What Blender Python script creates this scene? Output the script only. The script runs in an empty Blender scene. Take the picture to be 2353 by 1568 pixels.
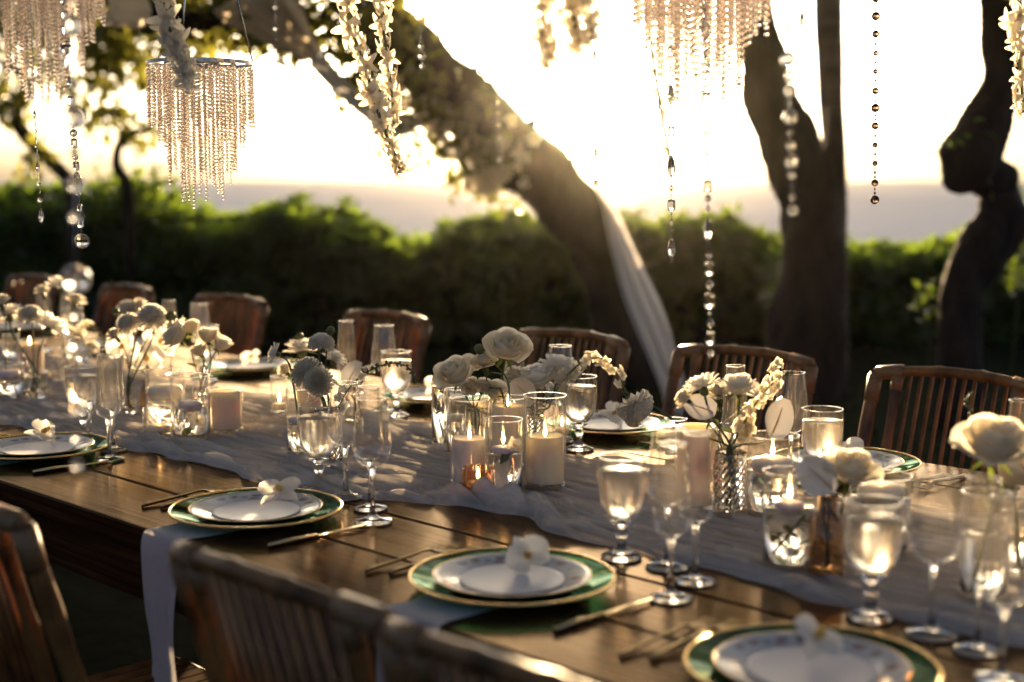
import bpy, math, random
import numpy as np
from mathutils import Vector, Matrix, Quaternion

R = math.radians
rnd = random.Random(7)
S = bpy.context.scene
COL = S.collection

# ------------------------------------------------------------------ camera
CAM_Z, TABLE_Z = 1.40, 0.74
PITCH = math.atan(381.0 / 3266.0)
cam = bpy.data.cameras.new('camera')
cam.sensor_width = 36.0
cam.lens = 49.97
cam.clip_start, cam.clip_end = 0.05, 5000.0
cam.dof.use_dof = True
cam.dof.focus_distance = 3.12
cam.dof.aperture_fstop = 1.9
cam.dof.aperture_blades = 0
cam_ob = bpy.data.objects.new('camera', cam)
COL.objects.link(cam_ob)
cam_ob.location = (0, 0, CAM_Z)
cam_ob.rotation_euler = (math.pi / 2 - PITCH, 0, 0)
S.camera = cam_ob

# ------------------------------------------------------------------ sky, sun, exposure
SUN_EL, SUN_AZ = R(3.9), R(2.9)          # low sun just above the sea, a little right of the view axis
world = bpy.data.worlds.new('World')
S.world = world
world.use_nodes = True
wn = world.node_tree
sky = wn.nodes.new('ShaderNodeTexSky')
sky.sky_type = 'NISHITA'
sky.sun_disc = False
sky.sun_elevation = SUN_EL
sky.sun_rotation = SUN_AZ
sky.air_density = 0.30
sky.dust_density = 4.5
sky.ozone_density = 0.6
wn.links.new(sky.outputs[0], wn.nodes['Background'].inputs[0])
wn.nodes['Background'].inputs[1].default_value = 0.085
sun = bpy.data.lights.new('sun', 'SUN')
sun.energy = 5.0
sun.angle = R(0.5)
sun.color = (1.0, 0.69, 0.36)
sun_ob = bpy.data.objects.new('sun', sun)
COL.objects.link(sun_ob)
SUN_DIR = Vector((math.sin(SUN_AZ) * math.cos(SUN_EL), math.cos(SUN_AZ) * math.cos(SUN_EL), math.sin(SUN_EL)))
sun_ob.rotation_euler = SUN_DIR.to_track_quat('Z', 'Y').to_euler()
sun_ob.location = SUN_DIR * 30

S.view_settings.view_transform = 'Standard'
S.view_settings.look = 'None'
S.view_settings.gamma = 1.0
S.view_settings.use_curve_mapping = False
S.view_settings.exposure = 1.98
S.render.engine = 'CYCLES'
cy = S.cycles
cy.use_denoising = True
cy.max_bounces = 14
cy.diffuse_bounces = 6
cy.glossy_bounces = 4
cy.transmission_bounces = 12
cy.transparent_max_bounces = 40
cy.volume_bounces = 0
cy.sample_clamp_indirect = 6.0
cy.caustics_reflective = False
cy.caustics_refractive = True
cy.blur_glossy = 0.6

# ------------------------------------------------------------------ placing
# Table axes: t runs along the table away from the camera, n runs across it. Points of the photograph (2353 px wide)
# become points on the table top, or points at a chosen distance.
K = math.sqrt(0.5)
FPX, CX, CY = 3266.0, 1176.5, 784.0
CP, SP = math.cos(PITCH), math.sin(PITCH)

def W(t, n, z=TABLE_Z):
    return Vector(((n - t) * K, (n + t) * K, z))

def _dir(px, py):
    a, b = (px - CX) / FPX, (py - CY) / FPX
    return Vector((a, CP - b * SP, -SP - b * CP))

def at(px, py, depth):
    return Vector((0, 0, CAM_Z)) + _dir(px, py) * depth

def on_table(px, py, z=TABLE_Z + 0.005):
    d = _dir(px, py)
    return Vector((0, 0, CAM_Z)) + d * ((CAM_Z - z) / -d.z)

def depth_of(p):
    return p.y * CP + (CAM_Z - p.z) * SP

def above(px, py, p, dd=0.0):
    return at(px, py, depth_of(p) + dd)

def size(px, p):
    return px / FPX * depth_of(p)

# ------------------------------------------------------------------ object helpers
def link(o):
    COL.objects.link(o)
    return o

def thing(name, label, cat, loc=(0, 0, 0), rz=0.0, group=None):
    o = link(bpy.data.objects.new(name, None))
    o.empty_display_size = 0.05
    o.location = loc
    o.rotation_euler = (0, 0, rz)
    return tag(o, label, cat, group)

def tag(o, label=None, cat=None, group=None, kind=None):
    if label: o['label'] = label
    if cat: o['category'] = cat
    if group: o['group'] = group
    if kind: o['kind'] = kind
    return o

def mk(name, g, mat, smooth=True):
    v, f = g
    me = bpy.data.meshes.new(name)
    me.from_pydata(v if isinstance(v, list) else v.tolist(), [], f if isinstance(f, list) else f.tolist())
    if smooth:
        me.polygons.foreach_set('use_smooth', [True] * len(me.polygons))
    me.materials.append(mat)
    me.update()
    return me

_cache = {}
def cached(key, fn):
    if key not in _cache:
        _cache[key] = fn()
    return _cache[key]

def part(name, me, parent=None, loc=None, rot=None, scale=None, mw=None):
    o = link(bpy.data.objects.new(name, me))
    if parent: o.parent = parent
    if mw is not None:
        o.matrix_local = mw
        return o
    if loc is not None: o.location = loc
    if rot is not None:
        if isinstance(rot, Quaternion):
            o.rotation_mode = 'QUATERNION'
            o.rotation_quaternion = rot
        else:
            o.rotation_euler = rot
    if scale is not None:
        o.scale = (scale,) * 3 if isinstance(scale, (int, float)) else scale
    return o

# ------------------------------------------------------------------ geometry
def join(*gs):
    V, F, n = [], [], 0
    for v, f in gs:
        V.extend([tuple(p) for p in v])
        F.extend([tuple(i + n for i in q) for q in f])
        n += len(v)
    return V, F

def xf(g, m):
    return [tuple(m @ Vector(p)) for p in g[0]], g[1]

def box(x0, x1, y0, y1, z0, z1, c=0.0):
    if c <= 0:
        v = [(x, y, z) for z in (z0, z1) for y in (y0, y1) for x in (x0, x1)]
        f = [(0, 2, 3, 1), (4, 5, 7, 6), (0, 1, 5, 4), (2, 6, 7, 3), (0, 4, 6, 2), (1, 3, 7, 5)]
        return v, f
    prof = [(y0, z0), (y1, z0), (y1, z1 - c), (y1 - c, z1), (y0 + c, z1), (y0, z1 - c)]
    v = [(x0, a, b) for a, b in prof] + [(x1, a, b) for a, b in prof]
    f = [(5, 4, 3, 2, 1, 0), (6, 7, 8, 9, 10, 11)] + [(i, (i + 1) % 6, 6 + (i + 1) % 6, 6 + i) for i in range(6)]
    return v, f

def lathe(prof, seg=24, mod=None):
    """prof: (r, z) list; a radius of 0 closes the end. mod(i, j) scales the radius."""
    V, rings, F = [], [], []
    for j, (r, z) in enumerate(prof):
        if r <= 1e-7:
            V.append((0, 0, z)); rings.append([len(V) - 1])
        else:
            ids = []
            for i in range(seg):
                a = 2 * math.pi * i / seg
                q = r * (mod(i, j) if mod else 1.0)
                V.append((q * math.cos(a), q * math.sin(a), z)); ids.append(len(V) - 1)
            rings.append(ids)
    for a, b in zip(rings, rings[1:]):
        if len(a) == 1 and len(b) == 1: continue
        for i in range(seg):
            k = (i + 1) % seg
            if len(a) == 1: F.append((a[0], b[k], b[i]))
            elif len(b) == 1: F.append((a[i], a[k], b[0]))
            else: F.append((a[i], a[k], b[k], b[i]))
    return V, F

def torus(r, q, z=0.0, seg=32, sub=8):
    V = [((r + q * math.cos(b)) * math.cos(a), (r + q * math.cos(b)) * math.sin(a), z + q * math.sin(b))
         for a in [2 * math.pi * i / seg for i in range(seg)] for b in [2 * math.pi * j / sub for j in range(sub)]]
    F = [(i * sub + j, ((i + 1) % seg) * sub + j, ((i + 1) % seg) * sub + (j + 1) % sub, i * sub + (j + 1) % sub)
         for i in range(seg) for j in range(sub)]
    return V, F

def spline(pts, n):
    """Catmull-Rom through rows of numbers."""
    P = np.array([list(p) for p in pts], float)
    P = np.vstack([2 * P[0] - P[1], P, 2 * P[-1] - P[-2]])
    out, m = [], len(P) - 3
    for k in range(n):
        u = k / (n - 1) * m
        i = min(int(u), m - 1); s = u - i
        a, b, c, d = P[i], P[i + 1], P[i + 2], P[i + 3]
        out.append(.5 * (2 * b + (c - a) * s + (2 * a - 5 * b + 4 * c - d) * s * s + (3 * b - a - 3 * c + d) * s ** 3))
    return np.array(out)

def tube(pts, rad, seg=8, cap=True, wob=0.0, seed=0, squash=None):
    P = [Vector(p[:3]) for p in pts]
    n = len(P)
    rads = [rad] * n if isinstance(rad, (int, float)) else list(rad)
    r_ = random.Random(seed)
    T = [(P[min(i + 1, n - 1)] - P[max(i - 1, 0)]).normalized() for i in range(n)]
    u = T[0].orthogonal().normalized()
    V, F = [], []
    ph = [r_.uniform(0, 6.28) for _ in range(6)]
    for i in range(n):
        u = (u - T[i] * u.dot(T[i]))
        u = u.normalized() if u.length > 1e-9 else T[i].orthogonal().normalized()
        w = T[i].cross(u)
        for k in range(seg):
            a = 2 * math.pi * k / seg
            q = rads[i]
            if wob:
                q *= 1 + wob * (.5 * math.sin(3 * a + ph[0] + i * .35) + .35 * math.sin(5 * a + ph[1] - i * .21) + .3 * math.sin(2 * a + ph[2] + i * .13)
                                + .35 * r_.uniform(-1, 1))
            V.append(tuple(P[i] + (u * math.cos(a) + w * math.sin(a) * (squash or 1.0)) * q))
    for i in range(n - 1):
        for k in range(seg):
            F.append((i * seg + k, i * seg + (k + 1) % seg, (i + 1) * seg + (k + 1) % seg, (i + 1) * seg + k))
    if cap:
        F.append(tuple(range(seg - 1, -1, -1)))
        F.append(tuple((n - 1) * seg + k for k in range(seg)))
    return V, F

def ball(r, seg=10, rings=6, sx=1, sy=1, sz=1, z=0):
    g = lathe([(r * math.sin(math.pi * j / rings), -r * math.cos(math.pi * j / rings)) if 0 < j < rings else (0, -r if j == 0 else r) for j in range(rings + 1)], seg)
    return [(x * sx, y * sy, q * sz + z) for x, y, q in g[0]], g[1]

def petal(L, Wd, cup=0.2, curl=0.2, nu=4, nv=5, blunt=0.8, wave=0.0, seed=0):
    """Leaf or petal: base at the origin, grows along +Y, upper side +Z."""
    r_ = random.Random(seed)
    V, F = [], []
    for j in range(nv + 1):
        v = j / nv
        hw = Wd / 2 * max(0.06, math.sin(math.pi * (.10 + .86 * v))) ** blunt
        for i in range(nu + 1):
            u = -1 + 2 * i / nu
            V.append((hw * u, L * v * (1 - .06 * u * u), cup * Wd * u * u * .5 + curl * L * v * v + (wave * Wd * r_.uniform(-1, 1) * v * abs(u) if wave else 0)))
    for j in range(nv):
        for i in range(nu):
            a = j * (nu + 1) + i
            F.append((a, a + 1, a + nu + 2, a + nu + 1))
    return V, F

def frame(y, z=(0, 0, 1), o=(0, 0, 0)):
    """Matrix whose local Y follows y and local Z leans to z."""
    y = Vector(y).normalized(); z = Vector(z)
    x = y.cross(z)
    x = x.normalized() if x.length > 1e-6 else y.orthogonal().normalized()
    z = x.cross(y)
    m = Matrix((x, y, z)).transposed().to_4x4()
    m.translation = Vector(o)
    return m

def aimq(v):
    return Vector(v).normalized().to_track_quat('Z', 'Y')

def leaf_cloud(P, D, N, L, Wd):
    """numpy: many folded leaves. P base points, D directions, N up vectors, L lengths, Wd widths."""
    P, D, N = (np.asarray(a, float) for a in (P, D, N))
    L = np.asarray(L, float)[:, None]; Wd = np.asarray(Wd, float)[:, None]
    D /= np.linalg.norm(D, axis=1)[:, None]
    X = np.cross(D, N); X /= (np.linalg.norm(X, axis=1)[:, None] + 1e-9)
    Z = np.cross(X, D)
    a = P
    b = P + D * L * .55 + X * Wd * .5 + Z * Wd * .16
    c = P + D * L - Z * L * .10
    d = P + D * L * .55 - X * Wd * .5 + Z * Wd * .16
    e = P + D * L * .5
    n = len(P)
    V = np.stack([a, b, c, d, e], 1).reshape(-1, 3)
    i = np.arange(n)[:, None] * 5
    F = np.concatenate([i + np.array([[0, 1, 4]]), i + np.array([[1, 2, 4]]), i + np.array([[0, 4, 3]]), i + np.array([[4, 2, 3]])], 1).reshape(-1, 3)
    return V, F

def np_mesh(name, V, F, mat, smooth=False):
    me = bpy.data.meshes.new(name)
    k = F.shape[1]
    me.vertices.add(len(V)); me.vertices.foreach_set('co', np.ascontiguousarray(V, dtype=np.float32).ravel())
    me.loops.add(F.size); me.loops.foreach_set('vertex_index', np.ascontiguousarray(F, dtype=np.int32).ravel())
    me.polygons.add(len(F)); me.polygons.foreach_set('loop_start', np.arange(0, F.size, k, dtype=np.int32))
    if smooth: me.polygons.foreach_set('use_smooth', np.ones(len(F), dtype=bool))
    me.materials.append(mat)
    me.update(calc_edges=True)
    return me

# ------------------------------------------------------------------ materials
def node_mat(name):
    m = bpy.data.materials.new(name); m.use_nodes = True
    nt = m.node_tree
    for n in list(nt.nodes): nt.nodes.remove(n)
    out = nt.nodes.new('ShaderNodeOutputMaterial')
    return m, nt, out

def N(nt, typ, **kw):
    n = nt.nodes.new(typ)
    for k, v in kw.items():
        if k in n.inputs: n.inputs[k].default_value = v
        else: setattr(n, k, v)
    return n

def tex(nt, scale=5, detail=4, stretch=None, rough=.55, offset=None):
    tc = N(nt, 'ShaderNodeTexCoord')
    src = tc.outputs['Object']
    if stretch or offset:
        mp = N(nt, 'ShaderNodeMapping')
        if stretch: mp.inputs['Scale'].default_value = stretch
        if offset:
            oi = N(nt, 'ShaderNodeObjectInfo')
            cb = N(nt, 'ShaderNodeCombineXYZ')
            mul = N(nt, 'ShaderNodeMath', operation='MULTIPLY'); mul.inputs[1].default_value = offset
            nt.links.new(oi.outputs['Random'], mul.inputs[0])
            nt.links.new(mul.outputs[0], cb.inputs[0]); nt.links.new(mul.outputs[0], cb.inputs[1]); nt.links.new(mul.outputs[0], cb.inputs[2])
            nt.links.new(cb.outputs[0], mp.inputs['Location'])
        nt.links.new(src, mp.inputs['Vector']); src = mp.outputs[0]
    nz = N(nt, 'ShaderNodeTexNoise', Scale=scale, Detail=detail, Roughness=rough)
    nt.links.new(src, nz.inputs['Vector'])
    return nz

def ramp(nt, src, *stops):
    r = N(nt, 'ShaderNodeValToRGB')
    e = r.color_ramp.elements
    while len(e) < len(stops): e.new(.5)
    for el, (p, c) in zip(e, stops):
        el.position = p; el.color = (*c, 1) if len(c) == 3 else c
    nt.links.new(src, r.inputs[0])
    return r.outputs[0]

def bump(nt, src, strength, dist, to):
    b = N(nt, 'ShaderNodeBump', Strength=strength, Distance=dist)
    nt.links.new(src, b.inputs['Height'])
    nt.links.new(b.outputs[0], to.inputs['Normal'])
    return b

def principled(name, c1, c2=None, scale=6, stretch=None, rough=.5, metal=0.0, bmp=0.0, bdist=.002, coat=0.0, trans=0.0, spec=None, sss=0.0, sssr=.02, offset=None, rr=None):
    m, nt, out = node_mat(name)
    p = N(nt, 'ShaderNodeBsdfPrincipled')
    p.inputs['Roughness'].default_value = rough
    p.inputs['Metallic'].default_value = metal
    if coat:
        p.inputs['Coat Weight'].default_value = coat; p.inputs['Coat Roughness'].default_value = .12
    if spec is not None: p.inputs['Specular IOR Level'].default_value = spec
    if sss:
        p.inputs['Subsurface Weight'].default_value = sss
        p.inputs['Subsurface Radius'].default_value = (1.0, .74, .52)
        p.inputs['Subsurface Scale'].default_value = sssr
    nz = tex(nt, scale, 5, stretch, offset=offset)
    if c2:
        nt.links.new(ramp(nt, nz.outputs[0], (.32, c1), (.68, c2)), p.inputs['Base Color'])
    else:
        p.inputs['Base Color'].default_value = (*c1, 1)
    if rr:
        nt.links.new(ramp(nt, nz.outputs[0], (.3, (rr[0],) * 3), (.7, (rr[1],) * 3)), p.inputs['Roughness'])
    if bmp: bump(nt, nz.outputs[0], bmp, bdist, p)
    if trans:
        t = N(nt, 'ShaderNodeBsdfTranslucent')
        c = c2 or c1
        t.inputs[0].default_value = (*c, 1)
        mx = N(nt, 'ShaderNodeMixShader'); mx.inputs[0].default_value = trans
        nt.links.new(p.outputs[0], mx.inputs[1]); nt.links.new(t.outputs[0], mx.inputs[2]); nt.links.new(mx.outputs[0], out.inputs[0])
    else:
        nt.links.new(p.outputs[0], out.inputs[0])
    return m

def leaf_mat(name, dark, lite, glow, trans=.45, rough=.4):
    m, nt, out = node_mat(name)
    p = N(nt, 'ShaderNodeBsdfPrincipled', Roughness=rough)
    nz = tex(nt, 3.0, 3)
    nt.links.new(ramp(nt, nz.outputs[0], (.35, dark), (.65, lite)), p.inputs['Base Color'])
    t = N(nt, 'ShaderNodeBsdfTranslucent'); t.inputs[0].default_value = (*glow, 1)
    mx = N(nt, 'ShaderNodeMixShader'); mx.inputs[0].default_value = trans
    nt.links.new(p.outputs[0], mx.inputs[1]); nt.links.new(t.outputs[0], mx.inputs[2]); nt.links.new(mx.outputs[0], out.inputs[0])
    return m

def thin_glass(name, tint=(.97, .97, .96), edge=(1, 1, 1), power=2.0, base=.06, rough=.05, top=.90, glow_film=.032):
    """A glass wall modelled as one sheet: see-through, with reflection rising towards grazing angles."""
    m, nt, out = node_mat(name)
    tr = N(nt, 'ShaderNodeBsdfTransparent'); tr.inputs[0].default_value = (*tint, 1)
    gl = N(nt, 'ShaderNodeBsdfGlossy', Roughness=rough); gl.inputs[0].default_value = (*edge, 1)
    lw = N(nt, 'ShaderNodeLayerWeight', Blend=.5)
    pw = N(nt, 'ShaderNodeMath', operation='POWER'); pw.inputs[1].default_value = power
    ma = N(nt, 'ShaderNodeMath', operation='MULTIPLY_ADD'); ma.inputs[1].default_value = top - base; ma.inputs[2].default_value = base
    nt.links.new(lw.outputs['Facing'], pw.inputs[0]); nt.links.new(pw.outputs[0], ma.inputs[0])
    mx = N(nt, 'ShaderNodeMixShader')
    nt.links.new(ma.outputs[0], mx.inputs[0]); nt.links.new(tr.outputs[0], mx.inputs[1]); nt.links.new(gl.outputs[0], mx.inputs[2])
    # thin pale layer added so the glass glows with the sun behind it
    di = N(nt, 'ShaderNodeBsdfDiffuse'); di.inputs[0].default_value = (.85, .82, .78, 1)
    tl = N(nt, 'ShaderNodeBsdfTranslucent'); tl.inputs[0].default_value = (.90, .84, .76, 1)
    f1 = N(nt, 'ShaderNodeMixShader'); f1.inputs[0].default_value = .65
    nt.links.new(di.outputs[0], f1.inputs[1]); nt.links.new(tl.outputs[0], f1.inputs[2])
    nz = tex(nt, 22, 4)
    f2 = N(nt, 'ShaderNodeMixShader')
    nt.links.new(ramp(nt, nz.outputs[0], (.3, (glow_film * .35,) * 3), (.75, (glow_film * 1.7,) * 3)), f2.inputs[0])
    nt.links.new(mx.outputs[0], f2.inputs[1]); nt.links.new(f1.outputs[0], f2.inputs[2])
    nt.links.new(f2.outputs[0], out.inputs[0])
    bump(nt, nz.outputs[0], .12, .002, gl)
    return m

def solid_glass(name, col=(1, 1, 1), ior=1.5, rough=0.0):
    m, nt, out = node_mat(name)
    g = N(nt, 'ShaderNodeBsdfGlass', IOR=ior, Roughness=rough); g.inputs[0].default_value = (*col, 1)
    nt.links.new(g.outputs[0], out.inputs[0])
    return m

def emit(name, col, strength):
    m, nt, out = node_mat(name)
    e = N(nt, 'ShaderNodeEmission', Strength=strength); e.inputs[0].default_value = (*col, 1)
    nt.links.new(e.outputs[0], out.inputs[0])
    return m

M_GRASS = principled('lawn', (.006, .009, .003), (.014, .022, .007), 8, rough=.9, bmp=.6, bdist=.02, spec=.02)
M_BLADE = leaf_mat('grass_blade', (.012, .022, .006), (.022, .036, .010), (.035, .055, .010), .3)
M_HEDGE = leaf_mat('hedge_leaf', (.020, .045, .012), (.045, .080, .020), (.23, .35, .030), .42, .30)
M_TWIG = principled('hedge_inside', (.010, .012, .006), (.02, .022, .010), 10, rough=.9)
M_TREELEAF = leaf_mat('tree_leaf', (.03, .05, .012), (.06, .08, .02), (.34, .34, .05), .45, .4)
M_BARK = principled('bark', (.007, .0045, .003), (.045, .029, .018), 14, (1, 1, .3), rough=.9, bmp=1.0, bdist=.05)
M_PALM = principled('palm_bark', (.06, .045, .035), (.14, .11, .09), 5, (.6, .6, 5), rough=.85, bmp=.8, bdist=.015)
M_ROCK = principled('lava_rock', (.10, .055, .04), (.22, .13, .09), 3, rough=.9, bmp=.8, bdist=.05)
M_BLOSSOM = principled('cream_blossom', (.74, .67, .52), (.86, .80, .67), 30, rough=.6, trans=.64)
M_WHITE = principled('white_petal', (.80, .77, .71), (.90, .87, .80), 25, rough=.55, trans=.62)
M_IVORY = principled('ivory_petal', (.76, .69, .55), (.90, .85, .72), 25, rough=.55, trans=.62)
M_SPATHE = principled('anthurium_spathe', (.80, .74, .62), (.86, .80, .70), 12, rough=.35, trans=.10)
M_SPADIX = principled('spadix', (.66, .44, .16), (.78, .58, .26), 60, rough=.5, trans=.5)
M_LIP = principled('orchid_lip', (.80, .45, .05), (.85, .70, .30), 120, rough=.5, trans=.3)
M_STEM = principled('green_stem', (.05, .075, .02), (.10, .13, .035), 30, rough=.5, trans=.2)
M_LEAFD = leaf_mat('flower_leaf', (.02, .045, .012), (.045, .075, .02), (.22, .28, .04), .4, .35)
M_BUD = principled('green_bud', (.10, .13, .04), (.22, .24, .09), 60, rough=.5, trans=.3)
M_GLASS = thin_glass('clear_glass')
M_WINE = thin_glass('wine_glass', (.975, .97, .96), power=1.7, glow_film=.018)
M_SOLID = solid_glass('solid_glass', (.99, .98, .96), 1.48, .03)
M_CRYST = solid_glass('crystal', (1, .98, .95), 1.52, .07)
M_BEAD = solid_glass('champagne_bead', (1, .93, .86), 1.45, .06)
M_WATER = solid_glass('water', (.99, .985, .97), 1.33, .0)
M_ICEW = solid_glass('iced_water', (.99, .96, .91), 1.33, .24)
M_COPPER = thin_glass('copper_glass', (.82, .50, .34), (1, .8, .65), 2.2)
M_AMBER = thin_glass('amber_glass', (.62, .46, .30), (1, .8, .6), 2.5)
M_CHARGER = thin_glass('green_glass', (.030, .19, .095), (.38, .54, .43), 2.8, .07, .08, .55, .01)
M_GOLD = principled('gold_rim', (.75, .48, .15), (.85, .60, .25), 20, rough=.25, metal=1.0)
M_BRASS = principled('brass_cutlery', (.62, .45, .22), (.80, .60, .32), 40, rough=.2, metal=1.0)
M_SILVER = principled('silver', (.55, .53, .50), None, rough=.2, metal=1.0)
M_LINEN = principled('white_linen', (.62, .60, .62), (.74, .72, .72), 300, rough=.9, bmp=.3, bdist=.0006, trans=.30)
M_SHEER = principled('sheer_fabric', (.80, .78, .78), (.87, .85, .84), 60, rough=.9, trans=.58)
M_PEACH = principled('peach_fabric', (.82, .68, .52), (.88, .75, .60), 4, rough=.9, trans=.78)
M_BAMBOO = principled('bamboo', (.062, .025, .008), (.36, .155, .044), 16, (1, 1, .5), rough=.42, spec=.35, coat=.05, bmp=.15, bdist=.002, offset=9)
M_WRAP = principled('cane_binding', (.20, .095, .035), (.34, .18, .075), 130, (.2, .2, 2.5), rough=.4, bmp=.6, bdist=.002)
M_CANDLE = principled('peach_candle', (.92, .76, .52), (.94, .81, .58), 6, rough=.5, sss=.7, sssr=.04)
M_WAXW = principled('white_candle', (.80, .74, .66), (.84, .79, .72), 6, rough=.5, sss=.8, sssr=.02)
M_WAXL = principled('lilac_candle', (.62, .52, .60), (.70, .60, .66), 6, rough=.45, sss=.6, sssr=.012)
M_WICK = principled('wick', (.03, .02, .015), None, rough=.9)
M_FLAME = emit('flame', (1.0, .62, .24), 9.0)
M_PLATE2 = None

def wood_mat():
    m, nt, out = node_mat('dark_wood')
    d = N(nt, 'ShaderNodeBsdfDiffuse')
    g = N(nt, 'ShaderNodeBsdfGlossy')
    g.inputs[0].default_value = (1.0, .76, .52, 1)          # amber tint put into the sheen so the reflected sky turns golden
    a = tex(nt, 9, 6, (.22, 3.2, 3.0), offset=7)
    b = tex(nt, 30, 5, (.06, 9.0, 4.0), offset=5)
    col = ramp(nt, a.outputs[0], (.25, (.024, .010, .0045)), (.55, (.066, .027, .011)), (.80, (.140, .062, .026)))
    col2 = ramp(nt, b.outputs[0], (.35, (.35, .32, .30)), (.62, (1, 1, 1)))
    mx = N(nt, 'ShaderNodeMixRGB', blend_type='MULTIPLY'); mx.inputs[0].default_value = .85
    nt.links.new(col, mx.inputs[1]); nt.links.new(col2, mx.inputs[2])
    nt.links.new(mx.outputs[0], d.inputs[0])
    nt.links.new(ramp(nt, a.outputs[0], (.3, (.13,) * 3), (.7, (.22,) * 3)), g.inputs['Roughness'])
    lw = N(nt, 'ShaderNodeLayerWeight', Blend=.5)
    pw = N(nt, 'ShaderNodeMath', operation='POWER'); pw.inputs[1].default_value = 4.5
    ma = N(nt, 'ShaderNodeMath', operation='MULTIPLY_ADD'); ma.inputs[1].default_value = .62; ma.inputs[2].default_value = .03
    nt.links.new(lw.outputs['Facing'], pw.inputs[0]); nt.links.new(pw.outputs[0], ma.inputs[0])
    gr = N(nt, 'ShaderNodeMath', operation='MULTIPLY')
    nt.links.new(ma.outputs[0], gr.inputs[0]); nt.links.new(ramp(nt, b.outputs[0], (.3, (.55,) * 3), (.6, (1,) * 3)), gr.inputs[1])
    ms = N(nt, 'ShaderNodeMixShader')
    nt.links.new(gr.outputs[0], ms.inputs[0]); nt.links.new(d.outputs[0], ms.inputs[1]); nt.links.new(g.outputs[0], ms.inputs[2])
    bump(nt, b.outputs[0], .10, .0010, g)
    nt.links.new(ms.outputs[0], out.inputs[0])
    return m
M_WOOD = wood_mat()

def gauze_mat():
    m, nt, out = node_mat('gauze')
    d = N(nt, 'ShaderNodeBsdfDiffuse'); d.inputs[0].default_value = (.87, .80, .73, 1)
    t = N(nt, 'ShaderNodeBsdfTranslucent'); t.inputs[0].default_value = (.82, .76, .70, 1)
    tr = N(nt, 'ShaderNodeBsdfTransparent')
    a = N(nt, 'ShaderNodeMixShader'); a.inputs[0].default_value = .42
    nt.links.new(d.outputs[0], a.inputs[1]); nt.links.new(t.outputs[0], a.inputs[2])
    nz = tex(nt, 55, 5, (.05, 1.5, 1))
    fac = ramp(nt, nz.outputs[0], (.34, (.03,) * 3), (.64, (.40,) * 3))
    b = N(nt, 'ShaderNodeMixShader')
    nt.links.new(fac, b.inputs[0]); nt.links.new(a.outputs[0], b.inputs[1]); nt.links.new(tr.outputs[0], b.inputs[2])
    nt.links.new(b.outputs[0], out.inputs[0])
    bump(nt, nz.outputs[0], .7, .004, d)
    return m
M_GAUZE = gauze_mat()

def plate_mat():
    m, nt, out = node_mat('patterned_plate')
    p = N(nt, 'ShaderNodeBsdfPrincipled', Roughness=.18)
    p.inputs['Coat Weight'].default_value = .05
    tc = N(nt, 'ShaderNodeTexCoord')
    vo = N(nt, 'ShaderNodeTexVoronoi', Scale=34.0)
    nt.links.new(tc.outputs['Object'], vo.inputs['Vector'])
    nz = tex(nt, 26, 3)
    ln = N(nt, 'ShaderNodeVectorMath', operation='LENGTH'); nt.links.new(tc.outputs['Object'], ln.inputs[0])
    band = ramp(nt, ln.outputs['Value'], (.092, (0,) * 3), (.098, (1,) * 3), (.112, (1,) * 3), (.118, (0,) * 3))
    spots = ramp(nt, vo.outputs['Distance'], (.30, (1,) * 3), (.50, (0,) * 3))
    mul = N(nt, 'ShaderNodeMixRGB', blend_type='MULTIPLY'); mul.inputs[0].default_value = 1
    nt.links.new(band, mul.inputs[1]); nt.links.new(spots, mul.inputs[2])
    pat = ramp(nt, nz.outputs[0], (.40, (.12, .15, .09)), (.52, (.26, .08, .09)), (.62, (.20, .20, .25)))
    base = ramp(nt, nz.outputs[0], (.3, (.40, .44, .50)), (.7, (.54, .57, .62)))
    mx = N(nt, 'ShaderNodeMixRGB')
    nt.links.new(mul.outputs[0], mx.inputs[0]); nt.links.new(base, mx.inputs[1]); nt.links.new(pat, mx.inputs[2])
    nt.links.new(mx.outputs[0], p.inputs['Base Color'])
    nt.links.new(p.outputs[0], out.inputs[0])
    return m
M_PLATE = plate_mat()
M_CHINA = principled('white_china', (.74, .72, .74), None, rough=.45)

def sea_mat():
    m, nt, out = node_mat('sea')
    d = N(nt, 'ShaderNodeBsdfDiffuse')
    g = N(nt, 'ShaderNodeBsdfGlossy', Roughness=.45)
    nz = tex(nt, .8, 6, (.35, 1, 1))
    n2 = tex(nt, .06, 6, (.16, 1, 1))
    nt.links.new(ramp(nt, n2.outputs[0], (.34, (.42, .48, .58)), (.50, (.46, .52, .62)), (.58, (.49, .55, .64)), (.66, (.72, .75, .80))), d.inputs[0])
    bump(nt, nz.outputs[0], .6, .4, d); bump(nt, nz.outputs[0], .6, .4, g)
    ms = N(nt, 'ShaderNodeMixShader'); ms.inputs[0].default_value = .03
    nt.links.new(d.outputs[0], ms.inputs[1]); nt.links.new(g.outputs[0], ms.inputs[2])
    nt.links.new(ms.outputs[0], out.inputs[0])
    return m
M_SEA = sea_mat()
#@@SETTING
# ================================================================== ground, sea, shore
def build_ground():
    ys = [-40, -6, 0, 4, 8, 12, 14.5, 17, 20, 26, 34]
    zs = [0, 0, 0, 0, 0, 0, -.05, -.30, -.7, -1.6, -3]
    xs = np.linspace(-60, 60, 13)
    V, F = [], []
    for y, z in zip(ys, zs):
        for x in xs: V.append((x, y, z))
    n = len(xs)
    for j in range(len(ys) - 1):
        for i in range(n - 1): F.append((j * n + i, j * n + i + 1, (j + 1) * n + i + 1, (j + 1) * n + i))
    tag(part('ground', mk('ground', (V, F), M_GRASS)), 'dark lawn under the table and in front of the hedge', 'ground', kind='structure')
build_ground()

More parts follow.
